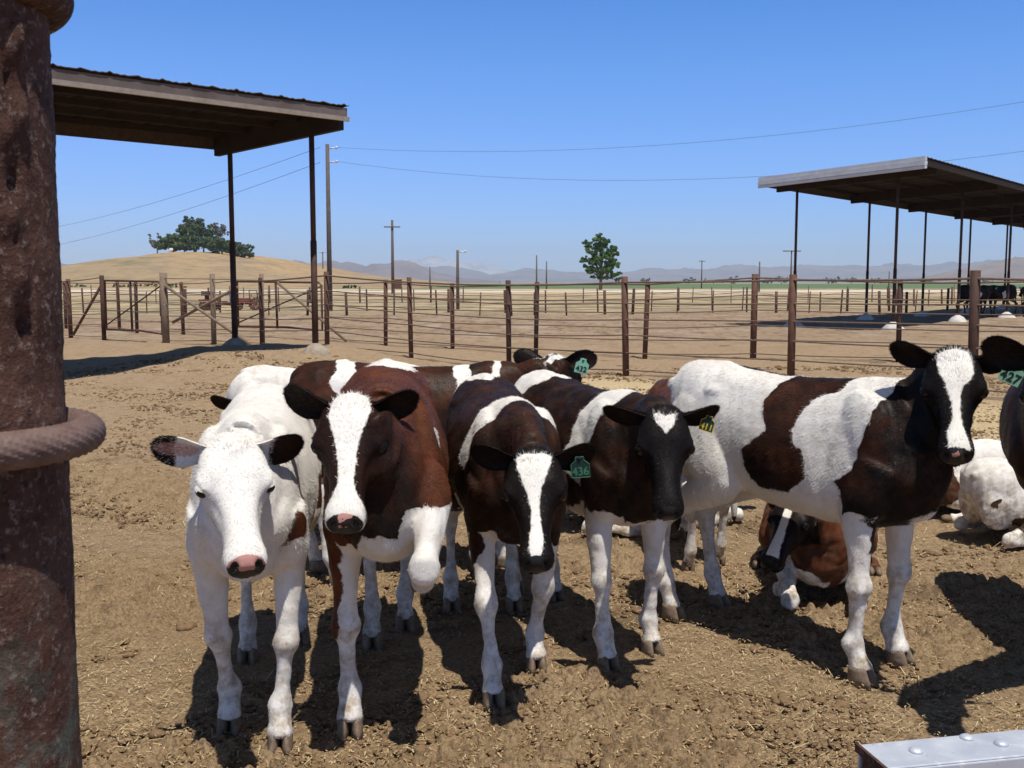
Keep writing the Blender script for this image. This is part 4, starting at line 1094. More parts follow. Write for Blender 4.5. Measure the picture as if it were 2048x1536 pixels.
        nv = len(to.data.vertices); zt = np.array([v.co.z for v in to.data.vertices])
        tsd = np.where(zt < S.get('taildark', .44), .1, -.1 if S.get('tailwhite', False) else .1)
        setattrs(to.data, dict(sd=tsd.astype(float), brown=np.full(nv, S.get('brown', .5)*.6), muz=np.zeros(nv), pink=np.zeros(nv), dirt=np.full(nv, .3), rnd=np.zeros(nv)))
        sbm = to.modifiers.new('s', 'SUBSURF'); sbm.levels = 1; sbm.render_levels = 1
    tag(root, label, S.get('cat', 'calf'), S.get('group'))
    return root
# ------------------------------------------------------------------ the calves of this pen
FUR = 1.0
def fur(n): return int(n*FUR)
HG = 'calves standing at the fence'
# white calf, front left
make_calf('calf', 'almost all white calf with a pink and black nose, leftmost of the front row', dict(
    seed=11, scale=.975, base='white', head='white', vox=.0068, fur=fur(90000), group=HG, dirty=.18, pink=1.0, brown=.75,
    front=[(560, 1508), (457, 1470)], hind=[(599, 1290), (494, 1329)],
    poll=(462, 892, 2.92), muzzle=(497, 1120, 0), hscale=1.04,
    coat=[('+', 'ell', (.46, .13, .74), (.05, .09, .055)), ('+', 'ell', (.36, -.19, .70), (.03, .04, .07)), ('+', 'ell', (.12, -.22, .8), (.10, .05, .06)),
          ('+', 'ell', (.30, -.17, .55), (.03, .05, .10)), ('+', 'ell', (-.3, .2, .7), (.12, .06, .07))],
    ears=[dict(axis=(-.05, 1, -.12), open=(.85, 0, .25), dark=.35, brown=.3), dict(axis=(-.12, 1, .00), open=(.9, 0, .25), dark=.58, pinkin=.8, pale=.25)],  # left ear darkened outward: the shadow on it is put into the coat colour
    tailwhite=True, taildark=.3))
# brown calf lifting a foreleg
make_calf('calf', 'reddish brown calf with a wide white blaze, lifting its white front knee', dict(
    seed=12, scale=1.05, base='dark', head='dark', brown=.95, vox=.0068, fur=fur(90000), group=HG, pink=.63, hbrown=.30,
    fmid=(-.40, 3.2, 0), front=[(800, 1440), (700, 1478)], hind=[(811, 1266), (745, 1300)],
    poll=(702, 812, 3.0), muzzle=(686, 1038, 0), hscale=.95,
    legs=dict(fl=[P(849, 1136, 2.93), P(847, 1146, 3.20), P(845, 1162, 3.28), P(862, 1036, 3.06)]), kneeball=[P(849, 1134, 2.95)],
    coat=[('-', 'ell', (-.40, .03, 1.10), (.13, .09, .10)), ('-', 'ell', (.52, 0, .58), (.14, .10, .10)), ('-', 'below', .60),
          ('-', 'leg', 0, -.1, .85), ('-', 'ell', (.62, .17, .64), (.15, .12, .12)), ('-', 'leg', 1, -.1, .45), ('+', 'ell', (.36, -.20, .50), (.09, .075, .26)), ('-', 'ell', (.40, .19, .93), (.05, .05, .05)), ('-', 'leg', 2, -.1, .5), ('-', 'leg', 3, -.1, .5),
          ('-', 'face', [(-.05, .050), (.03, .060), (.09, .050), (.14, .032), (.19, .024), (.26, .022), (.30, .034), (.33, .055), (.42, .05), (.42, -.055), (.33, -.055), (.30, -.034), (.26, -.022), (.19, -.028), (.12, -.040), (.06, -.058), (.0, -.056), (-.05, -.045)], -.075)],
    brownpatch=[((.5, 0, .72), (.3, .12, .3), .15)],
    ears=[dict(axis=(-.16, 1, .10), open=(.9, 0, .2), dark=0, len=.145), dict(axis=(-.30, 1, .12), open=(.9, 0, .2), dark=0, len=.155, wid=.052)]))
# front centre calf, tag 436
make_calf('calf', 'dark brown calf with a funnel shaped blaze and lowered head in the middle, tag 436', dict(
    seed=13, scale=.97, base='dark', head='dark', brown=.30, vox=.0068, fur=fur(90000), group=HG, pink=.0, hbrown=.05,
    front=[(1075, 1345), (990, 1418)], hind=[(1030, 1225), (905, 1225)],
    poll=(1068, 915, 3.22), muzzle=(1074, 1122, 0), hscale=.97,
    coat=[('-', 'side', 0, [(.36, 1.2), (.46, 1.2), (.40, .98), (.30, .84), (.24, .80), (.18, .84), (.24, .98)]), ('+', 'ell', (.52, 0, 1.05), (.10, .13, .12)),
          ('-', 'ell', (-.52, .0, 1.06), (.16, .085, .16)), ('-', 'side', -1, [(-.7, 1.1), (-.45, 1.1), (-.50, .90), (-.56, .8), (-.7, .8)]), ('-', 'below', .53),
          ('-', 'leg', 0, -.1, .46), ('-', 'leg', 1, -.1, .60), ('+', 'ell', (.40, -.16, .50), (.035, .03, .13)), ('-', 'leg', 2, -.1, .22), ('-', 'leg', 3, -.1, .52), ('-', 'ell', (.1, -.2, .6), (.10, .08, .08)),
          ('-', 'face', [(.0, .030), (.012, .058), (.04, .056), (.09, .036), (.13, .022), (.17, .014), (.21, .011), (.26, .018), (.31, .024), (.345, .022), (.365, .012),
                         (.365, -.014), (.345, -.024), (.30, -.020), (.26, -.012), (.20, -.016), (.15, -.026), (.11, -.042), (.06, -.058), (.012, -.062), (.0, -.03), (.006, 0)], -.06)],
    ears=[dict(axis=(-.22, 1, -.06), open=(.8, 0, .35), dark=0, tag=dict(text='436', mat=TAGY, rim=TAGR, ink=TAGR, u=.62, size=.060, n=(-.15, -1, .1), tilt=6)), dict(axis=(-.10, 1, .12), open=(.9, 0, .25), dark=0)]))
# calf right of centre, black face with small star
make_calf('calf', 'black faced calf with a small white heart shaped star on its forehead', dict(
    seed=14, scale=.97, base='dark', head='dark', brown=.27, vox=.0068, fur=fur(90000), group=HG, hbrown=0.0,
    front=[(1310, 1312), (1222, 1345)], hind=[(1115, 1203), (1035, 1190)],
    poll=(1328, 830, 3.42), muzzle=(1340, 1024, 0), hscale=.93,
    coat=[('-', 'side', 0, [(.34, 1.2), (.24, 1.1), (.20, .98), (.19, .86), (.14, .80), (.20, .72), (.28, .70), (.32, .85), (.38, .98), (.44, 1.2)]),
          ('-', 'ell', (-.44, -.02, 1.04), (.17, .15, .14)), ('-', 'below', .585), ('-', 'leg', 0, -.1, .70), ('-', 'leg', 1, -.1, .62), ('-', 'leg', 2, -.1, .3), ('-', 'leg', 3, -.1, .3),
          ('-', 'face', [(.006, .036), (.018, .040), (.05, .032), (.078, .008), (.092, 0), (.078, -.010), (.05, -.034), (.018, -.042), (.006, -.034), (.02, 0)], -.06)],
    ears=[dict(axis=(-.16, 1, -.04), open=(.8, 0, .15), dark=0, tag=dict(text='411', mat=TAGY, rim=YEL, ink=YEL, u=.72, size=.048, n=(0, -1, .1), tilt=-18)), dict(axis=(-.10, 1, .04), open=(.85, 0, .1), dark=0, len=.17)]))
# right hand calf standing side on
make_calf('calf', 'large white calf with dark patches standing broadside on the right, tag 427', dict(
    seed=15, scale=1.025, base='white', head='dark', brown=.10, brownpatch=[((.1, -.2, .9), (.3, .3, .3), .45), ((.36, -.2, .84), (.14, .15, .22), .38)], vox=.0068, fur=fur(110000), group=HG, dirty=.13, pink=.55, hbrown=0.0,
    front=[(1810, 1332), (1735, 1372)], hind=[(1445, 1215), (1355, 1240)],
    poll=(1907, 715, 3.50), muzzle=(1915, 903, 0), hscale=.95,
    coat=[('+', 'side', -1, [(-.02, 1.062), (.05, 1.2), (.28, 1.2), (.25, 1.07), (.221, 1.022), (.14, .989), (.091, .877), (.124, .827), (.163, .814), (.16, .707), (.087, .642), (.021, .64), (-.07, .635), (-.114, .704), (-.121, .779), (-.019, .865), (-.051, .935), (-.046, 1.009)]),
          ('+', 'side', 0, [(.47, 1.2), (.42, 1.046), (.395, .959), (.371, .855), (.336, .765), (.278, .714), (.315, .60), (.35, .50), (.42, .44), (.46, .50), (.50, .60), (.56, .64), (.9, .66), (.9, 1.3)]),
          ('+', 'side', 1, [(-.3, 1.2), (-.1, 1.2), (.0, .9), (-.1, .6), (-.3, .7)]), ('+', 'ell', (.43, -.07, .44), (.05, .05, .16)), ('-', 'ell', (.40, -.19, .52), (.09, .07, .12)), ('-', 'leg', 0, -.1, .58), ('-', 'leg', 1, -.1, .34),
          ('+', 'ell', (-.62, 0, .85), (.04, .06, .12)),
          ('-', 'face', [(-.01, .046), (.03, .056), (.08, .058), (.105, .048), (.13, .028), (.17, .018), (.22, .015), (.28, .020), (.32, .034), (.36, .045), (.39, .03), (.39, -.02), (.36, -.025), (.30, -.024), (.25, -.012), (.20, -.012), (.16, -.020), (.12, -.034), (.09, -.052), (.05, -.060), (.0, -.054), (-.02, 0)], -.072)],
    ears=[dict(axis=(-.16, 1, -.18), open=(.7, 0, .2), dark=0, tag=dict(text='427', u=.98, size=.068, n=(-.35, -1, .1), tilt=-24)), dict(axis=(-.22, 1, .10), open=(.7, 0, .2), dark=0)]))
# calf behind, side on, tag 432
make_calf('calf', 'dark brown calf seen from the side behind the front row, head turned away, tag 432', dict(
    seed=16, scale=.985, base='dark', head='dark', brown=.48, vox=.0085, fur=fur(50000), group='calves at the back of the group',
    at=(-.45, 4.98), yaw=R(5), poll=(1110, 722, 5.0), muzzle=(1150, 790, 5.25), hscale=1.0, hbrown=.3,
    coat=[('-', 'side', 0, [(-.44, 1.2), (-.28, 1.2), (-.33, .98), (-.36, .90), (-.42, 1.0), (-.40, 1.06)]), ('-', 'side', 0, [(.15, 1.2), (.26, 1.2), (.25, 1.06), (.28, .95), (.23, .86), (.21, .92), (.17, 1.02)]),
          ('-', 'side', 0, [(.38, 1.2), (.44, 1.2), (.36, .95), (.34, .9)]), ('-', 'below', .5), ('-', 'face', [(-.06, .05), (.10, .055), (.16, .02), (.3, .02), (.3, -.02), (.16, -.02), (.10, -.055), (-.06, -.05)], -.07), ('-', 'ell', (.66, -.04, 1.0), (.12, .09, .12))],
    ears=[dict(axis=(-.2, 1, .15), open=(.7, 0, .2), dark=0), dict(axis=(.1, 1, .35), open=(-.5, 0, -.3), dark=0, tag=dict(text='432', u=.62, size=.066, n=(-.2, -1, .15), tilt=-12, fs=.55))]))
# white calf behind the white one
make_calf('calf', 'white backed calf half hidden behind the white calf, only a dark ear showing at left', dict(
    seed=17, scale=.93, base='white', head='dark', brown=.75, vox=.0095, fur=fur(25000), group='calves at the back of the group', dirty=.35,
    at=(-1.02, 5.55), yaw=R(176), poll=(492, 803, 5.30), muzzle=(482, 900, 5.12), hscale=.95, hbrown=.5,
    coat=[('+', 'side', 0, [(.16, .95), (.10, 1.0), (.05, .93), (.04, .80), (.12, .76), (.2, .82)]), ('+', 'ell', (.3, 0, .7), (.15, .3, .15)), ('-', 'face', [(-.06, .07), (.03, .07), (.03, -.07), (-.06, -.07)])],
    ears=[dict(axis=(-.1, 1, .0), dark=0), dict(axis=(-.15, 1, -.05), open=(.7, 0, .2), dark=0)]))
make_calf('calf', 'brown calf mostly hidden behind the rump of the broadside calf', dict(
    seed=18, scale=.84, base='dark', head='dark', brown=.9, vox=.0095, fur=fur(20000), group='calves at the back of the group',
    at=(.93, 5.5), yaw=R(97), hp=(.80, 0, .9), hdir=(.25, 0, -.35), tailwhite=True, taildark=.36, tailsw=-.10, dirty=.3,
    coat=[('-', 'below', .60), ('-', 'ell', (-.3, 0, 1.05), (.1, .2, .08))]))
# black calf at the right edge
make_calf('calf', 'near black calf cut off by the right edge of the view', dict(
    seed=19, scale=1.05, base='dark', head='dark', brown=.50, vox=.008, fur=fur(50000), group=HG,
    front=[(2.46, 3.36, 0), (2.34, 3.50, 0)], hind=[(2.63, 4.25, 0), (2.44, 4.45, 0)], org=(2.29, 3.98, 0), poll=(2125, 715, 3.05), muzzle=(2130, 935, 0), hscale=1.0,
    coat=[('-', 'below', .5), ('-', 'face', [(0, .03), (.1, .02), (.2, 0), (.1, -.02), (0, -.03)])],
    ears=[dict(axis=(-.1, 1, .1), dark=0), dict(axis=(-.20, 1, .12), dark=0)]))
# lying calves
LG = 'calves lying on the ground'
make_calf('calf', 'brown calf lying with folded front legs beneath the broadside calf', dict(
    seed=21, scale=.95, lying=True, base='dark', head='dark', brown=.85, vox=.008, fur=fur(40000), group=LG, hbrown=.1,
    at=(1.50, 4.92), yaw=R(-104), poll=(1592, 1003, 4.42), muzzle=(1532, 1118, 4.20), hscale=.92,
    coat=[('-', 'ell', (.50, .20, .62), (.10, .10, .16)), ('-', 'ell', (.52, -.1, .58), (.10, .14, .10)), ('-', 'side', 1, [(.25, 1.1), (.33, 1.1), (.36, .8), (.34, .5), (.24, .5), (.22, .8)]), ('-', 'leg', 0, -.1, .3), ('-', 'leg', 1, -.1, .3),
          ('-', 'face', [(-.02, .02), (.1, .02), (.18, .022), (.28, .03), (.36, .045), (.36, -.02), (.28, -.02), (.18, -.018), (.1, -.02), (-.02, -.02)], -.07)],
    ears=[dict(axis=(-.3, 1, -.45), dark=0), dict(axis=(-.3, 1, -.3), dark=0)]))
make_calf('calf', 'white and dark spotted calf lying down behind the chest of the broadside calf', dict(
    seed=22, tail=False, scale=.80, lying=True, base='white', head='dark', brown=.6, vox=.009, fur=fur(25000), group=LG, dirty=.25,
    at=(2.62, 6.35), yaw=R(168), hp=(.62, .35, .62), hdir=(.10, .30, -.15),
    coat=[('+', 'side', 0, [(-.1, .95), (.15, .92), (.2, .7), (.0, .55), (-.2, .7)]), ('+', 'ell', (.45, .1, .75), (.22, .25, .25))]))
make_calf('calf', 'dirty white calf lying curled up at the right edge beside the spotted one', dict(
    seed=23, tail=False, scale=.80, lying=True, base='white', head='dark', brown=.3, vox=.0085, fur=fur(30000), group=LG, dirty=.45,
    at=(3.00, 5.70), yaw=R(12), hp=(.66, .1, .60), hdir=(.25, .1, -.25),
    coat=[('+', 'ell', (-.30, -.24, .66), (.09, .10, .07)), ('+', 'ell', (-.05, -.25, .62), (.06, .08, .10)), ('+', 'ell', (-.50, -.10, .80), (.05, .08, .05)), ('+', 'ell', (.1, 0, 1.05), (.06, .05, .05))]))
make_calf('calf', 'pinkish white calf lying far behind, seen between the two middle calves', dict(
    seed=24, scale=.92, lying=True, base='white', head='dark', brown=.6, vox=.0095, fur=fur(15000), group=LG, dirty=.2,
    at=(.78, 6.05), yaw=R(15), hp=(.70, .05, .78), hdir=(.28, .0, -.22), coat=[('+', 'side', 0, [(-.2, 1.1), (.3, 1.1), (.3, .7), (-.1, .7)])]))
# ================================================================== TREES, HILL, MOUNTAINS
def leaf_mat(name, a, b):
    m = NM(name, .6, .3); p = m.coord('Object'); g = m.n('ShaderNodeNewGeometry')
    c = m.mix(m.mapr(m.noise(p, .5, 3), .35, .65), a, b)
    c = m.mix(m.math('MULTIPLY', g.outputs['Random Per Island'], .5), c, tuple(x*.55 for x in a))
    m.col(c); return m.mat
BARK = simple('bark', (.12, .09, .065), (.19, .15, .11), 4, .9)
LEAF1 = leaf_mat('leaves_cottonwood', (.055, .135, .028), (.12, .21, .055)); LEAF2 = leaf_mat('leaves_dark', (.065, .115, .050), (.12, .16, .08))
LEAF3 = leaf_mat('leaves_grey', (.22, .22, .18), (.30, .28, .24)); LEAF4 = leaf_mat('leaves_olive', (.075, .135, .040), (.13, .175, .065))
def tree(name, label, loc, h, lobes, leaf, nleaf, lsize, trunk_h, trunk_r, seed, group=None, cat='tree'):
    rn = np.random.RandomState(seed); loc = Vector(loc); root = empty(name, loc)
    mb = MB(); mb.tube([(0, 0, -.4), (trunk_r*.3, 0, trunk_h*.5), (0, 0, trunk_h)], [trunk_r*1.2, trunk_r, trunk_r*.8], 10)
    V = []
    tot = sum(l[1][0]*l[1][1]*l[1][2] for l in lobes)
    for (c, r) in lobes:
        c = np.array(c); r = np.array(r)
        mb.tube([(0, 0, trunk_h*.9), tuple((np.array([0, 0, trunk_h])*.5+c*.5)), tuple(c)], [trunk_r*.6, trunk_r*.35, trunk_r*.1], 7)
        n = int(nleaf*(r.prod()/tot)); ncl = max(5, n//45)
        d = rn.normal(size=(ncl, 3)); d /= np.linalg.norm(d, axis=1)[:, None]
        cc = c+d*r*(rn.rand(ncl, 1)**.45)*.95; cr = rn.uniform(.18, .36, ncl)*r.mean()
        k = rn.randint(0, ncl, n); dd = rn.normal(size=(n, 3)); dd /= np.linalg.norm(dd, axis=1)[:, None]
        p = cc[k]+dd*(cr[k]*rn.rand(n)**.4)[:, None]*np.array([1, 1, .8])
        a = rn.normal(size=(n, 3)); a /= np.linalg.norm(a, axis=1)[:, None]
        b = np.cross(a, rn.normal(size=(n, 3))); b /= np.linalg.norm(b, axis=1)[:, None]
        s = (lsize*rn.uniform(.6, 1.3, n))[:, None]
        V.append(np.stack([p-a*s, p+b*s*.55, p+a*s, p-b*s*.55], 1).reshape(-1, 3))
    mb.build('trunk', BARK, root, True)
    V = np.vstack(V); me = fast_mesh('crown', V, np.arange(len(V)).reshape(-1, 4), [leaf])
    o = link(bpy.data.objects.new('crown', me)); o.parent = root
    tag(root, label, cat, group); return root
def L8(h, w, n, seed, z0=.3, flat=1.0):
    r = random.Random(seed); out = []
    for i in range(n):
        t = (i+.5)/n; z = h*(z0+(1-z0)*t*.93); ww = w*math.sin(math.pi*(.18+.72*t))**.8*.5
        a = r.uniform(0, 6.28); q = ww*r.uniform(.35, .75)
        out.append(((math.cos(a)*q, math.sin(a)*q, z), (ww*r.uniform(.4, .62), ww*r.uniform(.4, .62), h*r.uniform(.09, .14)*flat)))
    return out
ct_l = [((-.3, 0, 10.0), (1.3, 1.4, 1.1)), ((.9, 0, 9.7), (1.1, 1.2, .9)), ((-2.4, .2, 8.9), (1.2, 1.3, 1.0)), ((.1, .3, 8.6), (1.5, 1.6, 1.1)), ((2.5, 0, 8.0), (1.3, 1.2, 1.0)), ((-1.6, -.3, 7.5), (1.2, 1.4, .9)), ((3.0, .2, 7.0), (.9, 1.0, .7)),
        ((1.3, 0, 6.8), (1.7, 1.6, 1.1)), ((-2.9, .2, 5.9), (1.2, 1.3, .9)), ((-.9, -.2, 5.7), (1.5, 1.6, 1.1)), ((2.2, .1, 5.1), (1.6, 1.4, 1.1)), ((-3.0, .2, 4.4), (.9, 1.0, .8)), ((-1.5, 0, 4.0), (1.5, 1.4, .9)), ((.7, 0, 3.9), (1.6, 1.5, 1.0)),
        ((3.1, .2, 3.2), (1.2, 1.2, .8)), ((3.4, 0, 2.0), (.9, .9, .7)), ((1.4, 0, 2.3), (1.2, 1.2, .6)), ((-.9, 0, 2.6), (1.1, 1.1, .6))]
tree('cottonwood_tree', 'solitary leafy green tree standing on the plain right of centre', (17.6, 205, 0), 11, ct_l, LEAF1, 15000, .23, 2.6, .32, 5)

# ---- golden hill at left
HILLM = None
def hill_material():
    m = NM('hill', .95, .1); p = m.pos()
    c = m.mix(m.mapr(m.noise(m.scale(p, (1, 1, 3)), .012, 5, .6), .35, .65), (.40, .28, .155), (.32, .24, .15))
    c = m.mix(m.mapr(m.noise(p, .035, 6, .7), .50, .62, 0, .8), c, (.24, .20, .145))
    c = m.mix(m.mapr(m.noise(m.scale(p, (1, .5, 1)), .25, 6, .75), .48, .62, 0, .55), c, (.20, .155, .095))
    s = m.sep(p)
    gz = m.math('MULTIPLY', m.mapr(m.noise(m.scale(p, (1, 1, 2.5)), .06, 6, .7), .54, .60), m.mapr(s[0], -95, -140))
    c = m.mix(m.math('MULTIPLY', gz, .8), c, (.12, .15, .06))
    m.col(c); m.bump(m.noise(p, .12, 5), .5, 1.2); return m.mat
prof = [(40, 576), (118, 556), (150, 549), (190, 542), (250, 534), (300, 524), (340, 515), (380, 508), (420, 505), (460, 505), (500, 509), (540, 516), (580, 522), (620, 531), (680, 543), (740, 552), (800, 558), (860, 561), (900, 565)]
def hill_profile(D):
    xs = []; hs = []
    for (px, py) in prof:
        q = P(px, py, D); xs.append(q.x); hs.append(max(0, q.z))
    return np.array(xs), np.array(hs)
HD = 430.0
hx_, hh_ = hill_profile(HD)
def hill_h(x, y):
    base = np.interp(x*HD/np.clip(y, 330, 560)*1.0, hx_, hh_, left=0, right=0)
    base = np.interp(x, hx_, hh_, left=0, right=0)
    t = np.abs((y-HD))/np.where(y < HD, 175, 300)
    return base*np.clip(np.cos(np.clip(t, 0, 1)*math.pi/2), 0, 1)**1.15
def build_hill():
    xs = np.linspace(-290, 10, 150); ys = np.concatenate([np.linspace(250, 440, 110), np.linspace(445, 740, 30)])
    Xg, Yg = np.meshgrid(xs, ys, indexing='ij'); Q = np.stack([Xg.ravel(), Yg.ravel()], 1)
    Z = hill_h(Q[:, 0], Q[:, 1]); Z = Z+np.clip(Z/4, 0, 1)*smooth_noise(Q, .02, 4, 4)*.35-.15
    n, m = len(xs), len(ys); idx = np.arange(n*m).reshape(n, m)
    F = np.stack([idx[:-1, :-1].ravel(), idx[1:, :-1].ravel(), idx[1:, 1:].ravel(), idx[:-1, 1:].ravel()], 1)
    o = link(bpy.data.objects.new('hill', fast_mesh('hill', np.stack([Q[:, 0], Q[:, 1], Z], 1), F, [hill_material()], True))); tag(o, kind='structure')
build_hill()
def on_hill(px, D=396.0, dz=0): 
    x = (px-1024)/FPX*D; return (x, D, float(hill_h(np.array([x]), np.array([D]))[0])-.3+dz)
GT = 'trees on top of the golden hill'
s_ = 5.0
def crown(w, h, n, seed, z0): return L8(h, w, n, seed, z0)
tree('eucalyptus_tree', 'biggest round crowned tree on the hilltop', on_hill(395), 13, [((0, 0, 9.0), (5.2, 4, 2.6)), ((-4.3, 0, 8.2), (2.8, 3, 2.2)), ((4.6, 0, 8.2), (2.6, 3, 2.4)), ((-1.6, 0, 12.2), (2.6, 2.5, 1.6)), ((2.2, 0, 11.6), (2.6, 2.5, 1.6)), ((6.6, 0, 6.2), (1.4, 1.5, 1.8)), ((-5.6, 0, 6.4), (1.6, 2, 1.6)), ((1.5, 0, 7), (4, 3, 2)), ((-2.5, 0, 6), (3, 3, 2))], LEAF2, 12000, .42, 5, .5, 31, GT)
for i, (px, w, h, lf, lb) in enumerate([(352, 8, 6.6, LEAF4, 'leftmost low bushy tree of the hilltop grove'), (374, 11, 7.6, LEAF4, 'low green tree beneath the big round crown at its left'), (412, 13, 7.6, LEAF2, 'dark low tree beneath the middle of the big round crown'),
                                    (448, 9, 6.0, LEAF4, 'low tree of the grove beneath the sparse grey one'), (478, 9, 5.2, LEAF2, 'dark shrubby tree right of the tall shade roof post'), (490, 5, 3.2, LEAF2, 'smallest shrub at the right end of the hilltop grove')]):
    r_ = random.Random(i); w *= 1.15; lob = [((r_.uniform(-.38, .38)*w, r_.uniform(-1, 1), h*r_.uniform(.25, .78)), (w*r_.uniform(.26, .36), 2.8, h*r_.uniform(.24, .34))) for _ in range(9)]
    tree('oak_tree', lb, on_hill(px, 393.0), h, lob, lf, 7000, .42, h*.35, .3, 40+i, GT)
tree('sparse_tree', 'pale sparse tree standing alone at the left of the hilltop', on_hill(320), 9, [((-1.8, 0, 5.2), (1.4, 1.4, 1.6)), ((1.6, 0, 5.6), (1.3, 1.4, 1.5)), ((0, 0, 4.2), (2.2, 2, 1.6)), ((-2.6, 0, 7.2), (.7, .7, 1.2)), ((.5, 0, 7.4), (.8, .8, 1.0)), ((2.6, 0, 4.4), (.9, 1, 1))], LEAF3, 2600, .36, 2.6, .22, 51, GT)
tree('sparse_tree', 'pale sparse tree right of the big round crown', on_hill(443, 400.0), 11, [((-1.5, 0, 10.4), (1.7, 1.5, 1.7)), ((1.8, 0, 9.6), (1.7, 1.5, 1.6)), ((0, 0, 8.2), (2.6, 2, 1.7)), ((3.2, 0, 7.6), (1.2, 1, 1.3))], LEAF3, 2400, .36, 6, .2, 52, GT)
pole('small pole on the hilltop at the right end of the grove', *on_hill(501)[:2], 16.4, .18, arm=((15.8, 2.2), (15.0, 1.6)))
# shrubs at the hill foot
for i, (px, D, w, h) in enumerate([(250, 262, 5, 1.2), (300, 265, 6, 1.4), (355, 262, 7, 1.3), (160, 262, 5, 1.1), (700, 262, 4, .8)]):
    tree('shrub', ['green shrub clump at the hill foot behind the gate', 'green shrub clump at the hill foot left of the crossed braces', 'green shrub clump at the hill foot above the crossed braces', 'leftmost green shrub clump at the hill foot', 'small shrub clump at the right foot of the hill'][i],
         ((px-1024)/FPX*D, D, 0), h, [((q*w*.3, 0, h*.5), (w*.25, 1, h*.5)) for q in (-1, 0, 1)], LEAF4, 260, .3, h*.3, .06, 60+i, 'shrubs at the hill foot', 'shrub')
# distant tree row at the far edge of the field, right
r_ = random.Random(8); names_ = ['left of the bare pole', 'right of the bare pole', 'left of the wide cross arm pole', 'right behind the corner post of the right shade roof', 'behind the second post', 'behind the third post', 'in the gap before the black cattle', 'above the black cattle', 'at the right edge above the cattle', 'far left of the row', 'second from left of the row', 'middle of the open gap']
for i, px in enumerate([1465, 1530, 1560, 1660, 1700, 1745, 1780, 1850, 1960, 1290, 1375, 1425]):
    D = 1400+r_.uniform(-60, 60); h = r_.uniform(7, 12); w = r_.uniform(14, 34)
    lob = [((q*w*.17, 0, h*r_.uniform(.4, .6)), (w*.12, 4, h*r_.uniform(.3, .5))) for q in (-2, -1, 0, 1, 2)]
    tree('distant_tree', 'tiny far tree clump, '+names_[i], ((px-1024)/FPX*D, D, 0), h, lob, LEAF2, 240, 1.4, h*.3, .5, 80+i, 'far trees along the field edge')
# bits on the hill top
WHITE = simple('white_paint', (.75, .75, .72), (.68, .68, .66), 5, .6)
dsh = empty('satellite_dish', (on_hill(347, 385)[0], 385, float(hill_h(np.array([on_hill(347, 385)[0]]), np.array([385.]))[0]))); mb = MB(); mb.sphere((0, 0, 1.0), (.95, .3, .7), 14, rot=Matrix.Rotation(R(-25), 3, 'Y')); mb.build('dish', WHITE, dsh, True); mb = MB(); mb.tube([(0, .1, -.3), (0, .1, 1.0)], .08, 8); mb.build('mount', GALV, dsh)
tag(dsh, 'white dish at the left end of the hilltop grove', 'dish')

# ---- mountains
def range_(name, pts, D, depth, seed, ca, cb, wl=.0011):
    xs0 = []; hs0 = []
    for px, py in pts: q = P(px, py, D); xs0.append(q.x); hs0.append(max(0, q.z))
    xs = np.linspace(xs0[0], xs0[-1], 420); h = np.interp(xs, xs0, hs0)
    t = np.linspace(-1, 1, 60)
    Xg, T = np.meshgrid(xs, t, indexing='ij'); Hg = np.repeat(h[:, None], len(t), 1)
    Yg = D+T*depth; Q = np.stack([Xg.ravel(), Yg.ravel()], 1)
    nz = smooth_noise(Q, wl, seed, 5); rid = 1-np.abs(nz)*1.6
    env = np.clip(1-np.abs(T.ravel()), 0, 1)**.8
    Z = Hg.ravel()*(env*(.80+.20*rid)*np.where(env > .93, 1, 1))
    Z = np.maximum(Z, 0)-1
    n, m = Xg.shape; idx = np.arange(n*m).reshape(n, m)
    F = np.stack([idx[:-1, :-1].ravel(), idx[1:, :-1].ravel(), idx[1:, 1:].ravel(), idx[:-1, 1:].ravel()], 1)
    mm = NM(name+'_soil', .95, .1); p = mm.pos(); mm.col(mm.mix(mm.mapr(mm.noise(p, .003, 6, .65), .38, .62), ca, cb))
    o = link(bpy.data.objects.new(name, fast_mesh(name, np.stack([Q[:, 0], Q[:, 1], Z], 1), F, [mm.mat], True))); tag(o, kind='structure')
range_('mountains', [(60, 560), (118, 520), (150, 530), (200, 545), (300, 556), (420, 560), (500, 545), (560, 524), (600, 517), (625, 520), (650, 516), (680, 515), (700, 517), (730, 528), (760, 524), (790, 520), (820, 519), (850, 528), (880, 545), (930, 556), (1000, 562)], 6500, 900, 3, (.115, .075, .085), (.19, .13, .12), .0016)
range_('mountains_far', [(700, 560), (780, 540), (850, 531), (900, 531), (940, 537), (980, 546), (1010, 541), (1050, 535), (1100, 537), (1150, 540), (1200, 545), (1250, 540), (1300, 534), (1340, 535), (1400, 533), (1440, 530), (1480, 527), (1520, 529), (1560, 526), (1600, 528), (1660, 529), (1720, 527), (1780, 524), (1830, 522), (1880, 524), (1940, 518), (2000, 518), (2100, 522), (2250, 530), (2400, 560)], 9500, 1500, 5, (.10, .08, .10), (.18, .14, .145), .0012)
range_('ridge_right', [(1840, 562), (1900, 545), (1950, 530), (1990, 522), (2020, 514), (2048, 507), (2100, 500), (2200, 505), (2400, 540), (2500, 562)], 5200, 900, 9, (.16, .10, .075), (.25, .17, .12), .0016)
# snow on the farthest peaks
range_('snowy_peaks', [(690, 560), (760, 530), (820, 518), (845, 512), (862, 509), (880, 512), (905, 511), (930, 516), (960, 522), (1000, 530), (1060, 545), (1100, 560)], 13500, 1500, 12, (.20, .19, .20), (.42, .42, .45), .0008)
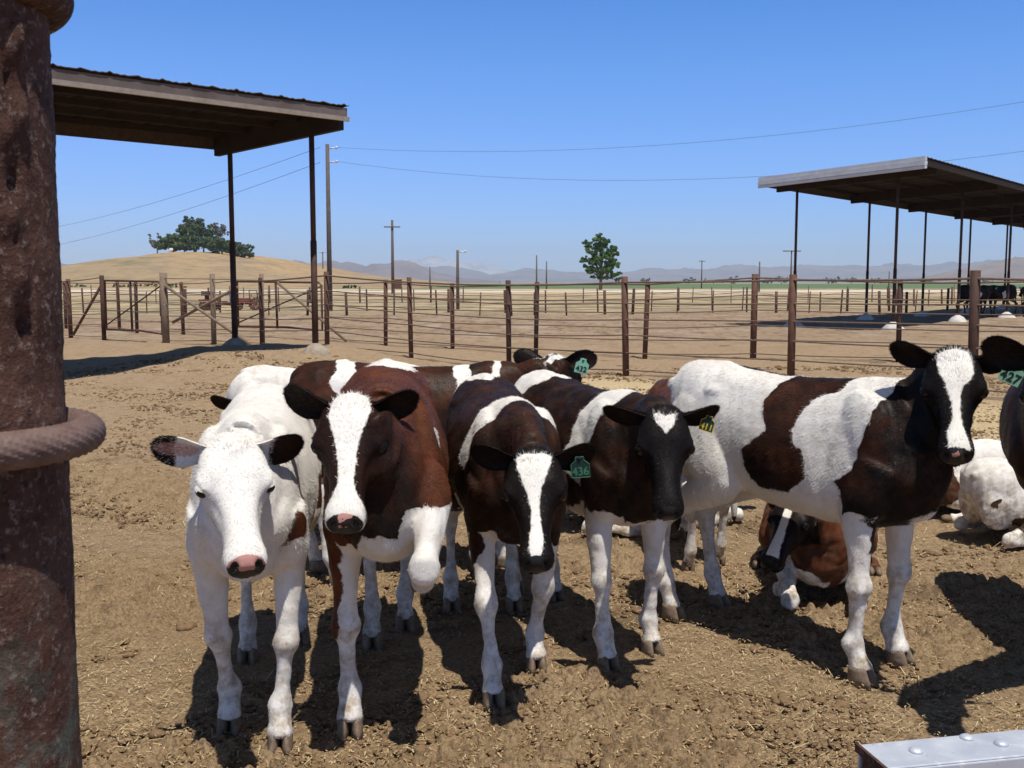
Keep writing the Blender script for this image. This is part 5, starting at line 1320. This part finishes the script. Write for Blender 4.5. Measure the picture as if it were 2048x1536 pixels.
# ================================================================== CATTLE UNDER THE RIGHT ROOF
CG = 'black cattle under the right shade roof'
cows = [(19.6, 43.6, 15, 'black cow at the left end of the shaded cattle, rump towards the fence'), (21.2, 44.6, 200, 'second black cow from the left of the shaded cattle'), (22.3, 43.2, -10, 'black cow in the middle of the shaded cattle, partly behind a post'), (23.8, 44.0, 170, 'black and grey cow near the right edge of the shaded cattle'), (23.5, 46.0, 95, 'black cow standing behind the other shaded cattle')]
c0 = make_calf('cow', cows[0][3], dict(seed=40, scale=1.25, base='dark', head='dark', brown=.12, vox=.022, fur=0, at=(cows[0][0], cows[0][1]), yaw=R(cows[0][2]), cat='cow', group=CG,
    hp=(.80, .05, .98), hdir=(.28, 0, -.28), coat=[('-', 'side', 0, [(.0, .9), (.15, .8), (.05, .6), (-.05, .65)])], detail=False))
for x, y, a, lb in cows[1:]:
    r = c0.copy(); scn.collection.objects.link(r); r.location = (x, y, 0); r.rotation_euler = (0, 0, R(a)); r['label'] = lb
    for ch in list(c0.children):
        c = ch.copy(); scn.collection.objects.link(c); c.parent = r

# ================================================================== FOREGROUND PIPE AND CABLE
def rust_near():
    m = NM('old_pipe_rust', .75, .18); p = m.coord('Object')
    c = m.mix(m.mapr(m.noise(p, 30, 7, .75), .35, .65), (.045, .019, .014), (.145, .072, .052))
    c = m.mix(m.mapr(m.noise(p, 220, 5, .75), .54, .66, 0, .8), c, (.30, .23, .20))
    c = m.mix(m.mapr(m.noise(p, 120, 5, .75), .56, .64, 0, .9), c, (.030, .017, .015))
    s = m.sep(p); low = m.mapr(s[2], -.05, -.30)
    c = m.mix(m.math('MULTIPLY', m.mapr(m.noise(p, 45, 5, .7), .48, .60), m.math('MULTIPLY', low, .75)), c, (.10, .20, .17))
    m.col(c); b = m.bump(m.noise(p, 110, 6, .75), 1.0, .004); m.bump(m.noise(p, 600, 3), .6, .0008, b); return m.mat
RN = rust_near()
pc = Vector((-.2835, .515, 1.38)); PR = .053
pp_ = empty('rusty_pipe_post', pc)
n = 96; zs = np.linspace(-1.39, .38, 520); V = []
rng = np.random.RandomState(3); PRN = 1
th = np.linspace(0, 2*math.pi, n, endpoint=False)
TT, ZZ = np.meshgrid(th, zs); Q = np.stack([np.cos(TT).ravel()*PR, np.sin(TT).ravel()*PR, ZZ.ravel()], 1)
rad = PR+smooth_noise(Q, 14, 2, 4)*.0007+smooth_noise(Q, 90, 4, 3)*.0003
tcam = math.atan2(-pc.y, -pc.x)
# weld beads and pits on the side facing the camera, and a ragged hole at lower left
ang = ((TT.ravel()-tcam+math.pi) % (2*math.pi))-math.pi
for (a0, z0, sa, sz, am) in [(.55, .245, .07, .009, .004), (.62, .22, .05, .016, .005), (.45, .205, .08, .008, .004), (.66, .185, .06, .012, .006), (.60, .165, .05, .01, -.004), (.70, .15, .05, .008, .005), (.52, .14, .07, .01, .0035), (.62, .12, .05, .008, -.004), (.55, .10, .09, .008, .004), (.60, .075, .07, .011, .0055), (.66, .05, .05, .008, -.005), (.5, .16, .22, .06, .0015),
                             (-.05, -.16, .16, .02, .005), (-.02, -.19, .14, .012, -.010), (.0, -.225, .12, .014, .006), (-.05, -.25, .2, .016, -.010), (.05, -.275, .16, .012, .005)]:
    rad += 1.35*am*np.exp(-((ang-a0)/sa)**2-((ZZ.ravel()-z0)/sz)**2)
V = np.stack([np.cos(TT.ravel())*rad, np.sin(TT.ravel())*rad, ZZ.ravel()], 1)
m_ = len(zs); idx = np.arange(n*m_).reshape(m_, n); j2 = np.roll(idx, -1, 1)
F = np.stack([idx[:-1].ravel(), j2[:-1].ravel(), j2[1:].ravel(), idx[1:].ravel()], 1)
po = link(bpy.data.objects.new('post', fast_mesh('post', V, F, [RN], True))); po.parent = pp_
def rope(parent, name, z, r, R0, tiltx, strands, mat, twist=True, turns=26):
    ns = 900 if twist else 120; nt_ = 40; V = np.zeros((ns, nt_, 3))
    for i in range(ns):
        a = 2*math.pi*i/ns; c = np.array([math.cos(a)*R0, math.sin(a)*R0, z+tiltx*math.cos(a)*R0])
        for j in range(nt_):
            b = 2*math.pi*j/nt_
            rr = r*(1+.15*abs(math.sin((b*strands/2+a*turns))) - .10) if twist else r
            V[i, j] = c+np.array([math.cos(a)*math.cos(b)*rr, math.sin(a)*math.cos(b)*rr, math.sin(b)*rr])
    idx = np.arange(ns*nt_).reshape(ns, nt_); F = np.stack([idx.ravel(), np.roll(idx, -1, 0).ravel(), np.roll(np.roll(idx, -1, 0), -1, 1).ravel(), np.roll(idx, -1, 1).ravel()], 1)
    o = link(bpy.data.objects.new(name, fast_mesh(name, V.reshape(-1, 3), F, [mat], True))); o.parent = parent
ROPE = NM('old_cable_rust', .6, .4); _p = ROPE.coord(); ROPE.col(ROPE.mix(ROPE.mapr(ROPE.noise(_p, 60, 5, .7), .3, .7), (.10, .055, .045), (.20, .135, .115))); ROPE.bump(ROPE.noise(_p, 400, 3), .4, .0006)
cb = empty('cable_loop', pc); rope(cb, 'steel_cable', -.008, .0090, PR+.0100, -.01, 14, ROPE.mat); tag(cb, 'thick twisted rusty steel cable looped round the foreground pipe post', 'cable')
for c_ in cb.children: pass
rope(pp_, 'collar', .207, .0105, PR+.0015, .10, 3, RN, twist=False)
tag(pp_, 'close up rusty steel pipe post filling the left edge of the view', 'pipe post')

# ================================================================== GALVANISED RAIL, LOWER RIGHT
def galv_near():
    m = NM('galvanised_rail', .38, .5, .35); p = m.coord('Object')
    c = m.mix(m.mapr(m.noise(p, 14, 5, .6), .3, .7), (.50, .53, .60), (.62, .65, .70))
    c = m.mix(m.mapr(m.noise(p, 60, 5, .7), .60, .70, 0, .7), c, (.80, .78, .74))
    c = m.mix(m.mapr(m.noise(p, 90, 4, .7), .66, .72, 0, .8), c, (.20, .12, .09))
    m.col(c); m.rough(m.mapr(m.noise(p, 30, 4), .3, .7, .35, .6)); m.bump(m.noise(p, 40, 4), .2, .002); return m.mat
GN = galv_near()
g0 = Vector((.412, 1.168, .905)); g1 = Vector((.86, 1.255, .905))
gd = (g1-g0).normalized(); gs = Vector((gd.y, -gd.x, 0))     # towards the camera
rl = empty('metal_rail', g0, math.atan2(gd.y, gd.x))
mb = MB(); Lr = (g1-g0).length; wv = .062; t_ = .003
prof_ = [(.0, 0), (-.0, -.02), (0, 0)]
mb.box((Lr/2, -wv/2, -t_/2), (Lr, wv, t_)); mb.box((Lr/2, -wv-t_/2+.0, -.0425), (Lr, t_, .082)); mb.box((Lr/2, t_/2, -.0425), (Lr, t_, .082)); mb.box((Lr/2, -wv/2, -.085), (Lr-.002, wv-.002, .004))
mb.build('channel', GN, rl, bevel=.002)
mb = MB(); mb.box((-.0025, -wv/2, -.004), (.004, wv+.004, .010)); mb.box((.004, -wv/2, -.045), (.003, wv-.008, .07)); mb.build('end_cap', RN, rl)
for (u, v) in ((.055, -.030), (.165, -.032), (.135, -.010), (.28, -.033)):
    mb = MB(); mb.tube([(u, v, 0), (u, v, .0025), (u, v, .0045)], [.0085, .0078, .004], 16); mb.build('bolt_head', GN, rl, True)
tag(rl, 'galvanised steel rail with bolt heads in the lower right corner', 'metal rail')

# ---- a few big dung clods
for i, (px, py, r_, lb) in enumerate([(368, 1262, .045, 'large dark dung clod on the bare dirt left of the white calf'), (1560, 1408, .03, 'dark clod at the lower right between the shadows'), (1215, 1490, .028, 'small dark clod at the bottom edge right of centre')]):
    g_ = G(px, py); mb = MB(); rr = random.Random(i)
    for k in range(6): mb.sphere((rr.uniform(-1, 1)*r_*.8, rr.uniform(-.5, .5)*r_, r_*.3+rr.uniform(0, .25)*r_), (r_*rr.uniform(.4, .7), r_*rr.uniform(.35, .55), r_*rr.uniform(.25, .4)), 10)
    o = mb.build('dung_clod', CLOD, None, True); o.location = (g_.x, g_.y, ghf(g_.x, g_.y)); tag(o, lb, 'dung clod', 'dung clods')
# ---- haze
hz = MB(); hz.box((0, 7500, 182), (40000, 19000, 372)); ho = hz.build('haze', [])
hm = bpy.data.materials.new('haze_air'); hm.use_nodes = True; hn = hm.node_tree; hn.nodes.clear()
o_ = hn.nodes.new('ShaderNodeOutputMaterial'); v_ = hn.nodes.new('ShaderNodeVolumePrincipled'); hn.links.new(v_.outputs[0], o_.inputs['Volume'])
v_.inputs['Density'].default_value = 1.0e-4; v_.inputs['Color'].default_value = (.66, .80, 1.0, 1); v_.inputs['Anisotropy'].default_value = 0.0
ho.data.materials.append(hm); tag(ho, 'thin summer haze over the whole plain', 'haze', kind='stuff')
